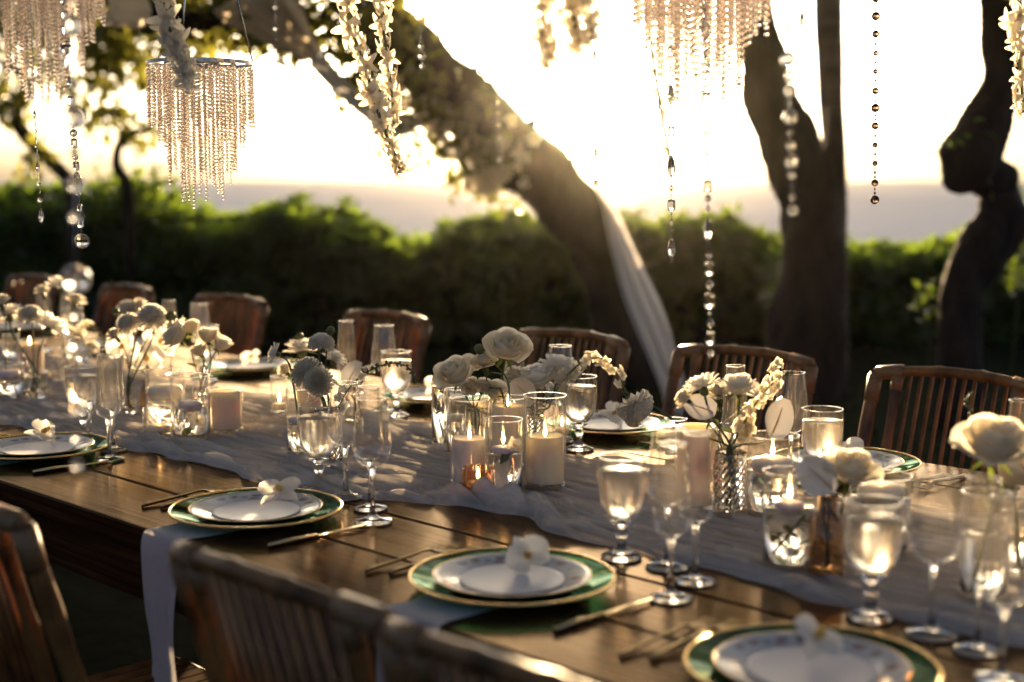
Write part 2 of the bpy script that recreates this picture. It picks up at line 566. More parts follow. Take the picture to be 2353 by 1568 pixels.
SEA_Z, SEA_FAR = -.12, 400.0
def build_sea():
    V = [(-300, 18, SEA_Z), (300, 18, SEA_Z), (300, SEA_FAR, SEA_Z), (-300, SEA_FAR, SEA_Z)]
    tag(part('sea', mk('sea', (V, [(0, 1, 2, 3)]), M_SEA)), 'pale sunlit sea behind the hedge', 'sea', kind='structure')
build_sea()

def build_grass():
    r = np.random.default_rng(3)
    n = 26000
    P = np.stack([r.uniform(-4.5, 4.5, n), r.uniform(5.0, 11.3, n), np.zeros(n)], 1)
    D = np.stack([r.normal(0, .5, n), r.normal(0, .5, n), np.ones(n)], 1)
    Nn = r.normal(0, 1, (n, 3))
    V, F = leaf_cloud(P, D, Nn, r.uniform(.04, .085, n), r.uniform(.006, .011, n))
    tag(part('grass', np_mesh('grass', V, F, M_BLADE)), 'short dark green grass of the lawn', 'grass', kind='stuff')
build_grass()

for k, (px, py, d, w, h) in enumerate([(1590, 500, 16, .62, .75), (1255, 500, 16.5, .55, .6), (1180, 520, 16.0, .5, .5), (960, 552, 16.5, .6, .5)]):
    p = at(px, py, d)
    rr = random.Random(k)
    g = ball(1.0, 14, 9)
    g = ([(x * w * (1 + .2 * math.sin(5 * y + k) + rr.uniform(-.06, .06)), y * w * .7 + rr.uniform(-.03, .03), z * (p.z + .6) * .5 * (1 + .12 * math.sin(6 * x + k))) for x, y, z in g[0]], g[1])
    o = part('lava_rock', mk('lava_rock', g, M_ROCK), loc=(p.x, p.y, (p.z - .6) * .5))
    tag(o, ['reddish rock showing over the hedge between the white drape and the forked tree', 'reddish rock just behind the foot of the leaning trunk',
            'low rock left of the leaning trunk above the hedge', 'pinkish rock in the dip of the hedge by the surf'][k], 'rock', 'rocks on the shore')

# ================================================================== hedge
HY = 12.2
def build_hedge():
    px = [-1150, -300, 0, 100, 200, 265, 300, 340, 400, 500, 600, 680, 750, 850, 900, 950, 1000, 1100, 1200, 1350, 1440, 1470, 1500, 1600, 1700, 1780, 1950, 2050, 2130, 2200, 2353, 2700, 3300]
    py = [455, 430, 432, 442, 452, 440, 432, 450, 482, 500, 490, 472, 486, 508, 545, 552, 545, 515, 500, 520, 515, 500, 520, 512, 508, 545, 582, 592, 560, 562, 548, 540, 560]
    X = [(x - CX) / FPX * HY for x in px]
    Zt = [at(CX, y, HY).z for y in py]
    top = lambda x: np.interp(x, X, Zt) - .085 + .045 * np.sin(x * 6.1 + 1) * np.sin(x * 2.3) + .035 * np.sin(x * 13 + 2) + .02 * np.sin(x * 29)
    root = thing('hedge', 'long dense green hedge between the lawn and the sea, tips glowing in the sun', 'hedge', (0, HY, 0))
    xs = np.linspace(X[0], X[-1], 140)
    r = np.random.default_rng(5)
    V, F = [], []
    for x in xs:
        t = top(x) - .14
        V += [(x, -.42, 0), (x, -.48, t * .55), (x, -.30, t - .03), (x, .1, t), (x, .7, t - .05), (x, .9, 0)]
    for i in range(len(xs) - 1):
        for k in range(5): F.append((i * 6 + k, (i + 1) * 6 + k, (i + 1) * 6 + k + 1, i * 6 + k + 1))
    part('branches', mk('hedge_core', (V, F), M_TWIG), root)  # solid dark core, added inside the leaves to stop light leaking through
    Ps, Ds, Ns, Ls, Ws = [], [], [], [], []
    # rosettes of leaves at the shoot tips, over the top and the face
    nros = 10500
    for i in range(nros):
        x = r.uniform(X[0], X[-1])
        t = top(x)
        if r.random() < .5:
            y = r.uniform(-.35, .8); z = t - .10 + r.normal(0, .035) - .1 * max(0, -y) + (.17 * r.random() ** 5); out = np.array([r.normal(0, .3), r.normal(-.15, .35), 1.0])
        else:
            h = r.random() ** .8
            z = .05 + (t - .1) * h; y = -.46 + .07 * r.normal() + .16 * max(0, h - .75) - .13 * math.sin(x * 4.3 + 2 * math.sin(z * 6)) * math.sin(z * 7.5 + x * 2.1); out = np.array([r.normal(0, .35), -1.0, r.uniform(.1, .9)])
        out /= np.linalg.norm(out)
        k = r.integers(5, 8)
        a = out; u = np.cross(a, [0.3, .9, .2]); u /= np.linalg.norm(u); w = np.cross(a, u)
        ph = r.random() * 6
        big = r.uniform(.8, 1.25) * (1.35 if x > 2.0 else 1.15)
        for j in range(k):
            an = ph + j * 2 * math.pi / k
            e = u * math.cos(an) + w * math.sin(an)
            Ps.append((x, y, z) + e * .008); Ds.append(e * .8 + a * r.uniform(.35, 1.1)); Ns.append(a)
            Ls.append(r.uniform(.085, .13) * big); Ws.append(r.uniform(.042, .062) * big)
    V, F = leaf_cloud(Ps, Ds, Ns, Ls, Ws)
    tag(part('leaves', np_mesh('hedge_leaves', V, F, M_HEDGE), root), kind='stuff')
build_hedge()

# sunlit shoots that stand clear of the hedge
def shoot(px, py, d, h, n, label, seed):
    r = np.random.default_rng(seed)
    p = at(px, py, d)
    root = thing('shrub', label, 'shrub', (p.x, p.y, 0), group='bright shoots beside the trunks')
    part('stem', mk('shoot_stem', tube(spline([(0, 0, 0), (.03, 0, p.z * .5), (0, 0, p.z)], 8), .008, 5), M_STEM), root)
    Pp, Dd = [], []
    for i in range(n):
        z = p.z - h * r.random()
        a = r.random() * 6.28
        Pp.append((r.normal(0, .02), r.normal(0, .02), z)); Dd.append((math.cos(a), math.sin(a), r.uniform(.2, 1)))
    V, F = leaf_cloud(Pp, Dd, np.tile([0, 0, 1.0], (n, 1)), r.uniform(.07, .11, n), r.uniform(.035, .05, n))
    tag(part('leaves', np_mesh('shoot_leaves', V, F, M_HEDGE), root), kind='stuff')
shoot(1778, 580, 9.3, .38, 40, 'bright leafy shoot against the left side of the forked trunk', 1)
shoot(1468, 482, 11.6, .20, 26, 'leafy shoot standing above the hedge beside the white drape', 2)
shoot(2340, 425, 9.4, .75, 130, 'leafy bright bush at the right edge behind the twisted trunk', 6)
shoot(2130, 655, 8.4, .25, 20, 'pale shoot just left of the twisted trunk', 3)

# ================================================================== trees
def limb(rows, n, seed, mat, parent=None, name='trunk', seg=16, wob=.10):
    """rows: (px, py, width px, depth)"""
    pts = []
    for px, py, w, d in rows:
        p = at(px, py, d)
        pts.append((p.x, p.y, p.z, w / FPX * d / 2))
    s = spline(pts, n)
    s[:, 3] = np.maximum(s[:, 3], .006)
    return tube([Vector(q[:3]) for q in s], list(s[:, 3]), seg, True, wob, seed)

def local(g, root):
    o = Vector(root.location)
    return [tuple(Vector(p) - o) for p in g[0]], g[1]

def crown(name, root, blobs, seed, mat, L=(.07, .11), asp=.5, droop=-.2):
    """blobs: (px, py, depth, rx, ry, rz, leaves) clumps of single leaves"""
    r = np.random.default_rng(seed)
    Pp, Dd, Nn, Ls = [], [], [], []
    for px, py, d, rx, ry, rz, n in blobs:
        c = np.array(at(px, py, d))
        nt = max(3, n // 14)
        tw = c + r.normal(0, .5, (nt, 3)) * [rx, ry, rz]
        for i in range(n):
            q = tw[r.integers(nt)] + r.normal(0, 1, 3) * .06
            Pp.append(q); e = r.normal(0, 1, 3); e[2] += droop; Dd.append(e); Nn.append(r.normal(0, .6, 3) + [0, 0, 1]); Ls.append(r.uniform(*L))
    Ls = np.array(Ls)
    V, F = leaf_cloud(Pp, Dd, Nn, Ls, Ls * asp * r.uniform(.8, 1.2, len(Ls)))
    V = V - np.array(root.location)
    o = part(name, np_mesh(name, V, F, mat), root)
    return tag(o, kind='stuff')

def leaning_tree():
    base = at(1455, 900, 9.6)
    root = thing('leaning_tree', 'large tree leaning over the table with the sun behind it', 'tree', (base.x, base.y, 0))
    rows = [(1470, 985, 190, 9.7), (1440, 880, 150, 9.6), (1422, 720, 138, 9.5), (1397, 605, 130, 9.4), (1346, 520, 138, 9.3), (1280, 444, 146, 9.1), (1198, 366, 148, 8.9), (1114, 286, 145, 8.7),
            (1030, 206, 138, 8.5), (948, 126, 138, 8.3), (868, 40, 140, 8.1), (790, -70, 150, 7.8), (640, -200, 140, 7.2), (430, -330, 130, 6.4)]
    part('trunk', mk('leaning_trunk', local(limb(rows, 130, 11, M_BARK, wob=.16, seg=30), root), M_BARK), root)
    # two limbs that pass above the table, out of the frame
    a = [at(430, -330, 6.4), W(4.6, 2.3, 2.75), W(2.8, 2.15, 2.62), W(1.0, 2.1, 2.60), W(-1.0, 2.1, 2.7)]
    rr = [.125, .10, .085, .07, .045]
    s = spline([(*p, q) for p, q in zip(a, rr)], 40)
    part('branch', mk('high_branch', local(tube([Vector(q[:3]) for q in s], list(s[:, 3]), 10, True, .1, 4), root), M_BARK), root)
    b = [at(700, -150, 7.5), at(500, 40, 7.2), at(330, 20, 7.0), at(100, -60, 6.8)]
    s = spline([(*p, q) for p, q in zip(b, [.10, .06, .045, .03])], 24)
    part('branch', mk('side_branch', local(tube([Vector(q[:3]) for q in s], list(s[:, 3]), 8, True, .12, 5), root), M_BARK), root)
    for k, rows2 in enumerate([[(1230, 420, 60, 9.0), (1150, 408, 26, 8.9), (1090, 398, 14, 8.8), (1040, 350, 10, 8.7)],
                               [(1130, 300, 40, 8.7), (1050, 300, 20, 8.6), (985, 262, 12, 8.5), (930, 240, 8, 8.4)],
                               [(900, 120, 40, 8.2), (830, 150, 22, 8.1), (760, 120, 14, 8.0), (690, 130, 9, 7.9)],
                               [(1200, 315, 34, 8.9), (1222, 285, 24, 8.9), (1232, 276, 8, 8.9)], [(1080, 180, 30, 8.6), (1092, 160, 20, 8.6), (1096, 150, 6, 8.6)],
                               [(985, 115, 26, 8.4), (1000, 96, 16, 8.4), (1010, 80, 5, 8.4)], [(1290, 400, 44, 9.0), (1312, 372, 24, 9.0), (1320, 366, 8, 9.0)]]):
        part('twig', mk('twig', local(limb(rows2, 14, k, M_BARK, seg=7), root), M_BARK), root)
    crown('foliage', root, [
        (700, 30, 7.6, .75, .7, .20, 900), (560, 20, 7.3, .55, .6, .16, 520), (830, 100, 7.9, .45, .5, .22, 520), (640, 75, 7.5, .35, .4, .12, 200),
        (850, 200, 8.1, .24, .3, .20, 200), (915, 265, 8.3, .26, .3, .14, 170), (1000, 318, 8.5, .24, .25, .14, 150),
        (1070, 372, 8.7, .24, .2, .11, 140), (1135, 410, 8.8, .18, .2, .08, 90), (1075, 315, 8.5, .20, .2, .12, 60), (990, 245, 8.3, .20, .2, .12, 60)], 21, M_TREELEAF, (.06, .11))
    r = random.Random(3)
    fl = []
    for px, py, n, sp in [(1010, 190, 26, 34), (960, 265, 22, 34), (1100, 345, 24, 36), (1135, 405, 16, 26), (880, 215, 16, 34), (1190, 330, 16, 34), (1110, 425, 10, 12), (1050, 255, 18, 40)]:
        for i in range(n):
            p = at(px + r.gauss(0, sp), py + r.gauss(0, sp * .7), 8.25 + (px - 900) * .0012 + r.uniform(-.1, .15))
            for k in range(5):
                a = k * 1.2566 + r.random()
                fl.append(xf(petal(.045, .034, .2, -.15, 2, 2), frame((math.cos(a), r.uniform(-.4, .4), math.sin(a)), (0, -1, .2), p)))
    o = part('blossom', mk('trunk_blossom', local(join(*fl), root), M_BLOSSOM, False), root)
    tag(o, kind='stuff')
    # the crown spreading over the table, unseen above the frame, there to block blue overhead sky
    r = np.random.default_rng(77)
    n = 8200
    P = np.stack([r.uniform(-6.5, 5.5, n), r.uniform(.8, 9.0, n), r.uniform(3.0, 4.6, n)], 1)
    # fringe of leaves added just above the view to darken the tabletop's reflections
    m = 2600
    P[:m] = np.stack([r.uniform(-4.5, 4.5, m), r.uniform(7.0, 9.2, m), r.uniform(0, 1, m)], 1)
    P[:m, 2] = .32 * P[:m, 1] + .02 + .9 * P[:m, 2]
    keep = np.sin(P[:, 0] * 1.3 + 1) * np.sin(P[:, 1] * 1.1 + 2) + r.normal(0, .5, n) > -.55
    P = P[keep]; n = len(P)
    D = r.normal(0, 1, (n, 3)); D[:, 2] *= .35
    V, F = leaf_cloud(P, D, r.normal(0, .35, (n, 3)) + [0, 0, 1], r.uniform(.16, .30, n), r.uniform(.10, .17, n))
    tag(part('crown', np_mesh('unseen_crown_leaves', V - np.array(root.location), F, M_TREELEAF), root), kind='stuff')
leaning_tree()

def forked_tree():
    b = at(1840, 900, 9.0)
    root = thing('forked_tree', 'dark forked tree trunk standing right of the white drape', 'tree', (b.x, b.y, 0))
    rows = [(1835, 990, 235, 9.1), (1840, 900, 195, 9.0), (1853, 760, 172, 9.0), (1862, 660, 156, 9.0), (1868, 560, 140, 9.0), (1862, 480, 136, 9.0), (1840, 400, 136, 9.0), (1808, 320, 132, 8.95), (1775, 240, 124, 8.9),
            (1757, 160, 112, 8.85), (1745, 90, 96, 8.8), (1725, 0, 80, 8.75), (1690, -120, 76, 8.7), (1640, -300, 60, 8.6)]
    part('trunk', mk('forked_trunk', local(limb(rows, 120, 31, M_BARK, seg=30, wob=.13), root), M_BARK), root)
    rows = [(1880, 480, 110, 9.05), (1905, 400, 76, 9.05), (1918, 330, 46, 9.1), (1916, 250, 34, 9.2)]
    part('branch', mk('fork_stub', local(limb(rows, 20, 33, M_BARK, seg=12, wob=.06), root), M_BARK), root)
    crown('foliage', root, [(1660, -210, 8.6, .8, .6, .2, 400), (1500, -160, 8.4, .7, .6, .15, 300)], 24, M_TREELEAF)
forked_tree()

def palm():
    b = at(1915, 900, 10.2)
    root = thing('palm_tree', 'straight grey palm trunk rising behind the forked trunk', 'tree', (b.x, b.y, 0))
    rows = [(1918, 950, 62, 10.2), (1918, 600, 56, 10.2), (1918, 420, 56, 10.2), (1914, 300, 56, 10.2), (1907, 150, 62, 10.2), (1903, 0, 66, 10.2), (1900, -200, 64, 10.2)]
    g = limb(rows, 90, 41, M_PALM, seg=14, wob=.05)
    part('trunk', mk('palm_trunk', local(g, root), M_PALM), root)
    top = at(1900, -200, 10.2)
    for k in range(9):
        a = k * .698
        d = Vector((math.cos(a), math.sin(a), 0))
        sp = [top + d * .1, top + d * .9 + Vector((0, 0, .55)), top + d * 1.7 + Vector((0, 0, .45)), top + d * 2.3 + Vector((0, 0, .05))]
        P, D = [], []
        c = spline(sp, 26)
        for i in range(2, 26):
            t = Vector(c[i]) - Vector(c[i - 1]); s = t.cross(Vector((0, 0, 1))).normalized()
            for sg in (-1, 1):
                P.append(c[i]); D.append(s * sg + t.normalized() * .7 + Vector((0, 0, -.25)))
        V, F = leaf_cloud(P, D, np.tile([0, 0, 1.0], (len(P), 1)), [.45] * len(P), [.035] * len(P))
        part('frond', np_mesh('frond', V - np.array(root.location), F, M_TREELEAF), root)
palm()

def twisted_tree():
    b = at(2205, 900, 8.0)
    root = thing('twisted_tree', 'thick twisted tree trunk with a rounded knob at the right edge', 'tree', (b.x, b.y, 0))
    rows = [(2205, 1010, 135, 8.0), (2205, 900, 108, 8.0), (2205, 790, 96, 8.0), (2208, 700, 92, 8.0), (2224, 630, 108, 8.0), (2268, 566, 126, 8.0), (2302, 504, 112, 8.0), (2296, 446, 86, 8.0), (2284, 390, 66, 8.0)]
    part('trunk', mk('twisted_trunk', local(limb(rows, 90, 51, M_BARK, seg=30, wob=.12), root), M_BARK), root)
    rows = [(2176, 430, 34, 7.9), (2196, 412, 92, 7.9), (2220, 378, 138, 7.9), (2252, 312, 126, 7.92), (2284, 240, 104, 7.95), (2303, 170, 92, 7.95), (2302, 90, 94, 7.95), (2300, 0, 94, 7.95), (2290, -160, 76, 7.9), (2250, -320, 60, 7.8)]
    part('branch', mk('twisted_limb', local(limb(rows, 90, 52, M_BARK, seg=28, wob=.09), root), M_BARK), root)
    rows = [(2225, 400, 70, 7.92), (2265, 405, 104, 7.95), (2310, 420, 90, 8.0)]
    part('branch', mk('knob_join', local(limb(rows, 14, 53, M_BARK, seg=14, wob=.05), root), M_BARK), root)
    crown('foliage', root, [(2290, 405, 7.85, .05, .05, .05, 10), (2197, 312, 7.8, .04, .03, .03, 9), (2250, -300, 7.7, .9, .7, .25, 400)], 25, M_HEDGE, (.05, .09))
twisted_tree()

def seaside_tree():
    b = at(168, 470, 11.0)
    root = thing('seaside_tree', 'small tree with thin bent branches at the left edge behind the hedge', 'tree', (b.x, b.y, 0))
    p = at(168, 470, 11.0)
    rows = [(172, 760, 34, 11), (168, 470, 34, 11), (163, 420, 32, 11), (105, 360, 32, 11), (52, 305, 34, 11), (36, 258, 33, 11), (60, 200, 32, 11), (48, 168, 24, 11), (0, 142, 16, 11), (-60, 120, 14, 11)]
    part('trunk', mk('bent_trunk', local(limb(rows, 46, 61, M_BARK, seg=8, wob=.05), root), M_BARK), root)
    for k, rows in enumerate([[(300, 640, 26, 11.2), (292, 435, 28, 11.2), (270, 390, 24, 11.2), (270, 345, 20, 11.2), (292, 312, 19, 11.2), (340, 298, 12, 11.2), (380, 270, 10, 11.2)],
                              [(62, 200, 16, 11), (100, 165, 12, 11), (140, 120, 10, 11)], [(36, 258, 14, 11), (60, 240, 10, 11), (100, 190, 8, 11), (170, 150, 7, 11)],
                              [(290, 312, 10, 11.2), (262, 290, 8, 11.2), (250, 260, 6, 11.2)]]):
        part('branch', mk('bent_branch', local(limb(rows, 26, 62 + k, M_BARK, seg=7, wob=.05), root), M_BARK), root)
    crown('crown', root, [
        (20, 40, 10.8, .55, .6, .35, 520), (120, 30, 10.6, .6, .6, .30, 520), (230, 40, 10.5, .6, .6, .28, 560), (330, 60, 10.4, .5, .5, .26, 430), (300, 140, 10.8, .3, .4, .18, 170),
        (240, 130, 10.8, .35, .4, .2, 220), (20, 235, 10.9, .25, .3, .2, 170), (75, 330, 10.9, .16, .2, .12, 60), (215, 190, 10.9, .28, .3, .22, 180), (250, 250, 11, .2, .2, .14, 90),
        (290, 300, 11.1, .16, .2, .1, 60), (420, 90, 10.4, .4, .4, .2, 240), (460, 30, 10.2, .5, .5, .2, 330), (350, 310, 11.1, .12, .2, .1, 40)], 66, M_TREELEAF, (.08, .14), .55)
seaside_tree()

def bush():
    p = at(300, 470, 11.6)
    root = thing('shrub', 'taller leafy bush rising above the hedge beneath the bent branch', 'shrub', (p.x, p.y, 0))
    part('stem', mk('bush_stem', tube([(0, 0, 0), (0, 0, p.z)], .02, 6), M_TWIG), root)
    crown('leaves', root, [(300, 455, 11.6, .35, .3, .18, 420), (330, 430, 11.6, .16, .2, .12, 90)], 8, M_HEDGE, (.08, .13), .45)
bush()

# ================================================================== haze
def build_haze():
    m, nt, out = node_mat('glow_haze')
    v = N(nt, 'ShaderNodeVolumePrincipled', Density=.00024, Anisotropy=.978)  # air added to stand in for the sun's glare across the trunk
    v.inputs['Color'].default_value = (1.0, .93, .82, 1)
    nt.links.new(v.outputs[0], out.inputs['Volume'])
    g = box(-310, 310, -60, SEA_FAR + 12, -5.2, 6.5)
    tag(part('haze', mk('haze', g, m, False)), 'thin golden haze added to make a glow around the low sun', 'haze', kind='stuff')
build_haze()
# ================================================================== table
def build_table(t0, t1, label):
    L = t1 - t0
    o = W((t0 + t1) / 2, 2.165, 0)
    root = thing('banquet_table', label, 'table', o, math.atan2(K, -K), 'long banquet tables')
    me = cached(('plank', round(L, 2)), lambda: mk('plank', box(-L / 2, L / 2, -.098, .098, -.045, 0, .004), M_WOOD, False))
    for k in range(8):
        part('plank', me, root, (0, .805 - .10 - k * .2012, TABLE_Z + rnd.uniform(-.0012, 0)))
    ap = cached(('apron', round(L, 2)), lambda: mk('apron', box(-L / 2 + .15, L / 2 - .15, -.014, .014, TABLE_Z - .15, TABLE_Z - .046), M_WOOD, False))
    for y in (-.775, .775): part('apron', ap, root, (0, y, 0))
    lg = cached('tleg', lambda: mk('table_leg', box(-.05, .05, -.05, .05, 0, TABLE_Z - .047), M_WOOD, False))
    for x in (-L / 2 + .22, L / 2 - .22):
        for y in (-.63, .63): part('leg', lg, root, (x, y, 0))
build_table(-1.3, 3.52, 'long dark plank table at the camera end, laid for dinner')
build_table(3.53, 7.6, 'long dark plank table continuing towards the far left end')

# ------------------------------------------------------------------ gauze runner
NEAR = [(-1.2, 1.86), (.5, 1.86), (1.0, 1.875), (1.4, 1.87), (1.7, 1.875), (1.9, 1.93), (2.05, 1.90), (2.2, 1.80), (2.4, 1.775), (2.7, 1.765), (3.2, 1.72), (3.7, 1.66), (4.5, 1.68), (7.5, 1.75)]
FARE = [(-1.2, 2.52), (1.2, 2.52), (1.7, 2.47), (2.2, 2.42), (3.0, 2.44), (3.6, 2.42), (4.5, 2.45), (7.5, 2.5)]
def build_runner():
    r = np.random.default_rng(12)
    ts = np.concatenate([np.arange(-.6, 4.2, .011), np.arange(4.2, 7.2, .04)])
    m = 120
    V = []
    ph = r.uniform(0, 6.28, 60); 
    e0 = np.interp(ts, *zip(*NEAR)); e1 = np.interp(ts, *zip(*FARE))
    e0 = e0 + .012 * np.sin(ts * 9 + 1) + .008 * np.sin(ts * 23 + 2) + .006 * np.sin(ts * 41)
    e1 = e1 + .012 * np.sin(ts * 8 + 4) + .008 * np.sin(ts * 19)
    u = np.linspace(0, 1, m)
    TT, UU = np.meshgrid(ts, u, indexing='ij')
    NN = e0[:, None] + (e1 - e0)[:, None] * UU
    Z = np.zeros_like(TT)
    # long crinkles that wander, break off and change spacing along the cloth
    for k in range(26):
        f = r.uniform(130, 470); sl = r.uniform(-3.5, 3.5)
        env = np.clip(np.sin(TT * r.uniform(.8, 3.2) + ph[k]) + np.sin(NN * r.uniform(4, 11) + ph[k + 26]) * .8, 0, None)
        Z += env * np.sin(NN * f + TT * sl * 4 + 1.4 * np.sin(TT * r.uniform(2, 6) + ph[k]) + ph[k]) * (.62 / f)
    # rolled, gathered edges
    for s, (c, h, w) in ((0, (.030, .018, .024)), (0, (.10, .008, .02)), (1, (.03, .011, .03))):
        d = UU * (e1 - e0)[:, None] if s == 0 else (1 - UU) * (e1 - e0)[:, None]
        lump = .65 + .35 * np.sin(TT * 17 + 2 * np.sin(TT * 5)) + .25 * np.sin(TT * 37 + 1)
        Z += h * lump * np.exp(-((d - c - .012 * np.sin(TT * 7 + h * 900)) / w) ** 2 * 2)
    # the bunched knot of cloth on the near edge
    d = UU * (e1 - e0)[:, None]
    knot = np.exp(-((TT - 1.93) / .16) ** 2) * np.exp(-((d - .02) / .06) ** 2)
    Z += knot * (.016 + .012 * np.sin(TT * 60 + NN * 45) + .008 * np.sin(NN * 130 - TT * 31))
    Z = np.maximum(Z + .0035, .0005)
    Z[:, 0] = .0008; Z[:, -1] = .0008
    V = np.stack([TT - 2.5, 2.1 - NN, Z], 2).reshape(-1, 3)
    o = W(2.5, 2.1)
    nt = len(ts)
    i = (np.arange(nt - 1)[:, None] * m + np.arange(m - 1)[None, :]).reshape(-1, 1)
    F = np.concatenate([i, i + 1, i + m + 1, i + m], 1)
    ob = part('table_runner', np_mesh('table_runner', V, F, M_GAUZE, True), loc=o, rot=(0, 0, math.atan2(K, -K)))
    tag(ob, 'crinkled white gauze runner gathered along the middle of the dark table', 'table runner')
build_runner()

# ================================================================== chairs
def bam(p, q, r, nodes=2, n=13):
    """bamboo pole with knuckles"""
    P, Q = Vector(p), Vector(q)
    rr = []
    for i in range(n):
        u = i / (n - 1)
        rr.append(r * (1 + .16 * max(0, 1 - abs(((u * (nodes + 1)) % 1) - .5) * 9)))
    return tube([P.lerp(Q, i / (n - 1)) for i in range(n)], rr, 8)

def chair_meshes():
    d = {}
    top = lambda x: Vector((x, -.285 - .030 * (1 - (x / .225) ** 2), .882 + .018 * (1 - (x / .225) ** 2)))
    low = lambda x: Vector((x, -.185 - .018 * (1 - (x / .225) ** 2), .50))
    rail = [top(-.225 + .45 * i / 24) for i in range(25)]
    rr = [.0138 * (1 + (.18 if i % 6 == 3 else 0)) for i in range(25)]
    d['top_rail'] = tube(rail, rr, 10)
    d['low_rail'] = tube([low(-.205 + .41 * i / 12) for i in range(13)], .011, 8)
    for s in (-1, 1):
        d['post', s] = tube(spline([top(.222 * s), low(.222 * s) + Vector((0, .02, 0)), (.222 * s, -.02, .26), (.222 * s, .20, 0)], 18), [.0165 * (1 + (.13 if i % 5 == 2 else 0)) for i in range(18)], 9)
        d['stile', s] = bam(top(.163 * s), low(.163 * s), .0125, 2)
        d['rear_leg', s] = bam((.196 * s, .20, .445), (.196 * s, -.24, 0), .014, 2)
        d['side_rail', s] = bam((.196 * s, -.20, .445), (.196 * s, .21, .445), .013, 2)
        wr = []
        t = top(.222 * s); dn = (low(.222 * s) - t).normalized()
        wr.append(tube([t + dn * .006, t + dn * .075], .0195, 9))
        t2 = top(.163 * s); dn2 = (low(.163 * s) - t2).normalized()
        wr.append(tube([t2 + dn2 * .012, t2 + dn2 * .05], .0155, 9))
        wr.append(tube([top(.218 * s), top(.19 * s), top(.15 * s)], .0185, 9))
        d['binding', s] = join(*wr)
    for k in range(10):
        x = -.1305 + .029 * k
        d['slat', k] = tube([top(x) + Vector((0, 0, -.005)), low(x)], .0056, 6)
    d['seat_front'] = bam((-.2, .21, .445), (.2, .21, .445), .013)
    for k in range(11):
        x = -.175 + .035 * k
        d['seat_slat', k] = box(x - .014, x + .014, -.2, .2, .452, .462)
    return d
_cm = chair_meshes()
def make_chair(t, n, face, label, lean=0.0):
    p = W(t, n, 0)
    root = thing('bamboo_chair', label, 'chair', p, (math.pi / 4 if face > 0 else math.pi / 4 + math.pi) - math.pi / 2 + lean, 'bamboo folding chairs round the table')
    for k, g in _cm.items():
        nm = k if isinstance(k, str) else k[0]
        name = {'top_rail': 'top_rail', 'low_rail': 'lower_rail', 'post': 'post', 'stile': 'stile', 'rear_leg': 'leg', 'side_rail': 'seat_rail', 'binding': 'binding', 'slat': 'slat', 'seat_front': 'seat_rail', 'seat_slat': 'seat_slat'}[nm]
        me = cached(('chair', k), lambda: mk(name, g, M_WRAP if nm == 'binding' else M_BAMBOO, nm != 'seat_slat'))
        part(name, me, root)
CH_FAR = [(1.72, 3.02, 'bamboo chair across the table at the right edge, behind the big white rose'),
          (2.36, 3.02, 'bamboo chair across the table at the foot of the white drape'),
          (3.02, 3.00, 'bamboo chair across the table behind the tall cream rose'),
          (3.93, 3.00, 'bamboo chair across the table behind the green arching snapdragon'),
          (4.90, 3.00, 'bamboo chair across the table just right of the white dahlias and orchids'),
          (5.75, 3.00, 'bamboo chair across the table behind the blurred crystal ball'),
          (6.62, 3.00, 'bamboo chair farthest down the table, cut by the left edge')]
for t, n, l in CH_FAR: make_chair(t, n, -1, l, rnd.uniform(-.06, .06))
for t, n, l in [(2.205, 1.235, 'bamboo chair seen from behind in the lower left corner'),
                (1.455, 1.315, 'bamboo chair seen from behind between the two hanging napkins'),
                (.985, 1.30, 'blurred bamboo chair at the bottom edge below the middle plate')]:
    make_chair(t, n, 1, l, .0)

# ================================================================== place settings
def charger_mesh():
    pr = [(0, .004), (.095, .004), (.118, .0055), (.14, .011), (.158, .0165), (.1645, .0185)]
    return lathe(pr, 64, lambda i, j: 1 + .004 * math.sin(i * .59) * (j > 2))
def gold_mesh(): return torus(.1645, .0027, .0185, 64, 6)
def plate_mesh(): return lathe([(0, .0), (.082, .0), (.088, .002), (.100, .0065), (.122, .0125), (.1275, .0145), (.1272, .0158), (.121, .0142), (.099, .0085), (.087, .0042), (.081, .0022), (0, .0022)], 56)
def card_mesh(): return lathe([(0, 0), (.080, 0), (.0845, .0016), (.0842, .0024), (.079, .0010), (0, .0009)], 48)

def orchid_parts(root, s, q, o, key='orchid'):
    """phalaenopsis facing local +Z"""
    m = Matrix.LocRotScale(Vector(o), q, Vector((s, s, s)))
    pet = cached('orch_pet', lambda: mk('petal', petal(.040, .050, .28, .06, 6, 6, .55), M_WHITE))
    sep = cached('orch_sep', lambda: mk('sepal', petal(.040, .027, .22, -.04, 4, 5, .7), M_WHITE))
    lip = cached('orch_lip', lambda: mk('lip', join(xf(petal(.016, .015, .9, .5, 4, 4), frame((0, -1, .55))), xf(petal(.012, .010, .8, .7, 3, 3), frame((.7, -.3, .8))), xf(petal(.012, .010, .8, .7, 3, 3), frame((-.7, -.3, .8))), xf(ball(.0035, 8, 5, 1, 1, 1.6), Matrix.Translation((0, .004, .006)))), M_LIP))
    for a in (8, 172):
        d = Vector((math.cos(R(a)), math.sin(R(a)), .12))
        part('petal', pet, root, mw=m @ frame(d, (0, 0, 1)))
    for a in (90, 216, 324):
        d = Vector((math.cos(R(a)), math.sin(R(a)), -.05))
        part('sepal', sep, root, mw=m @ frame(d, (0, 0, 1), (0, 0, -.003)))
    part('lip', lip, root, mw=m)

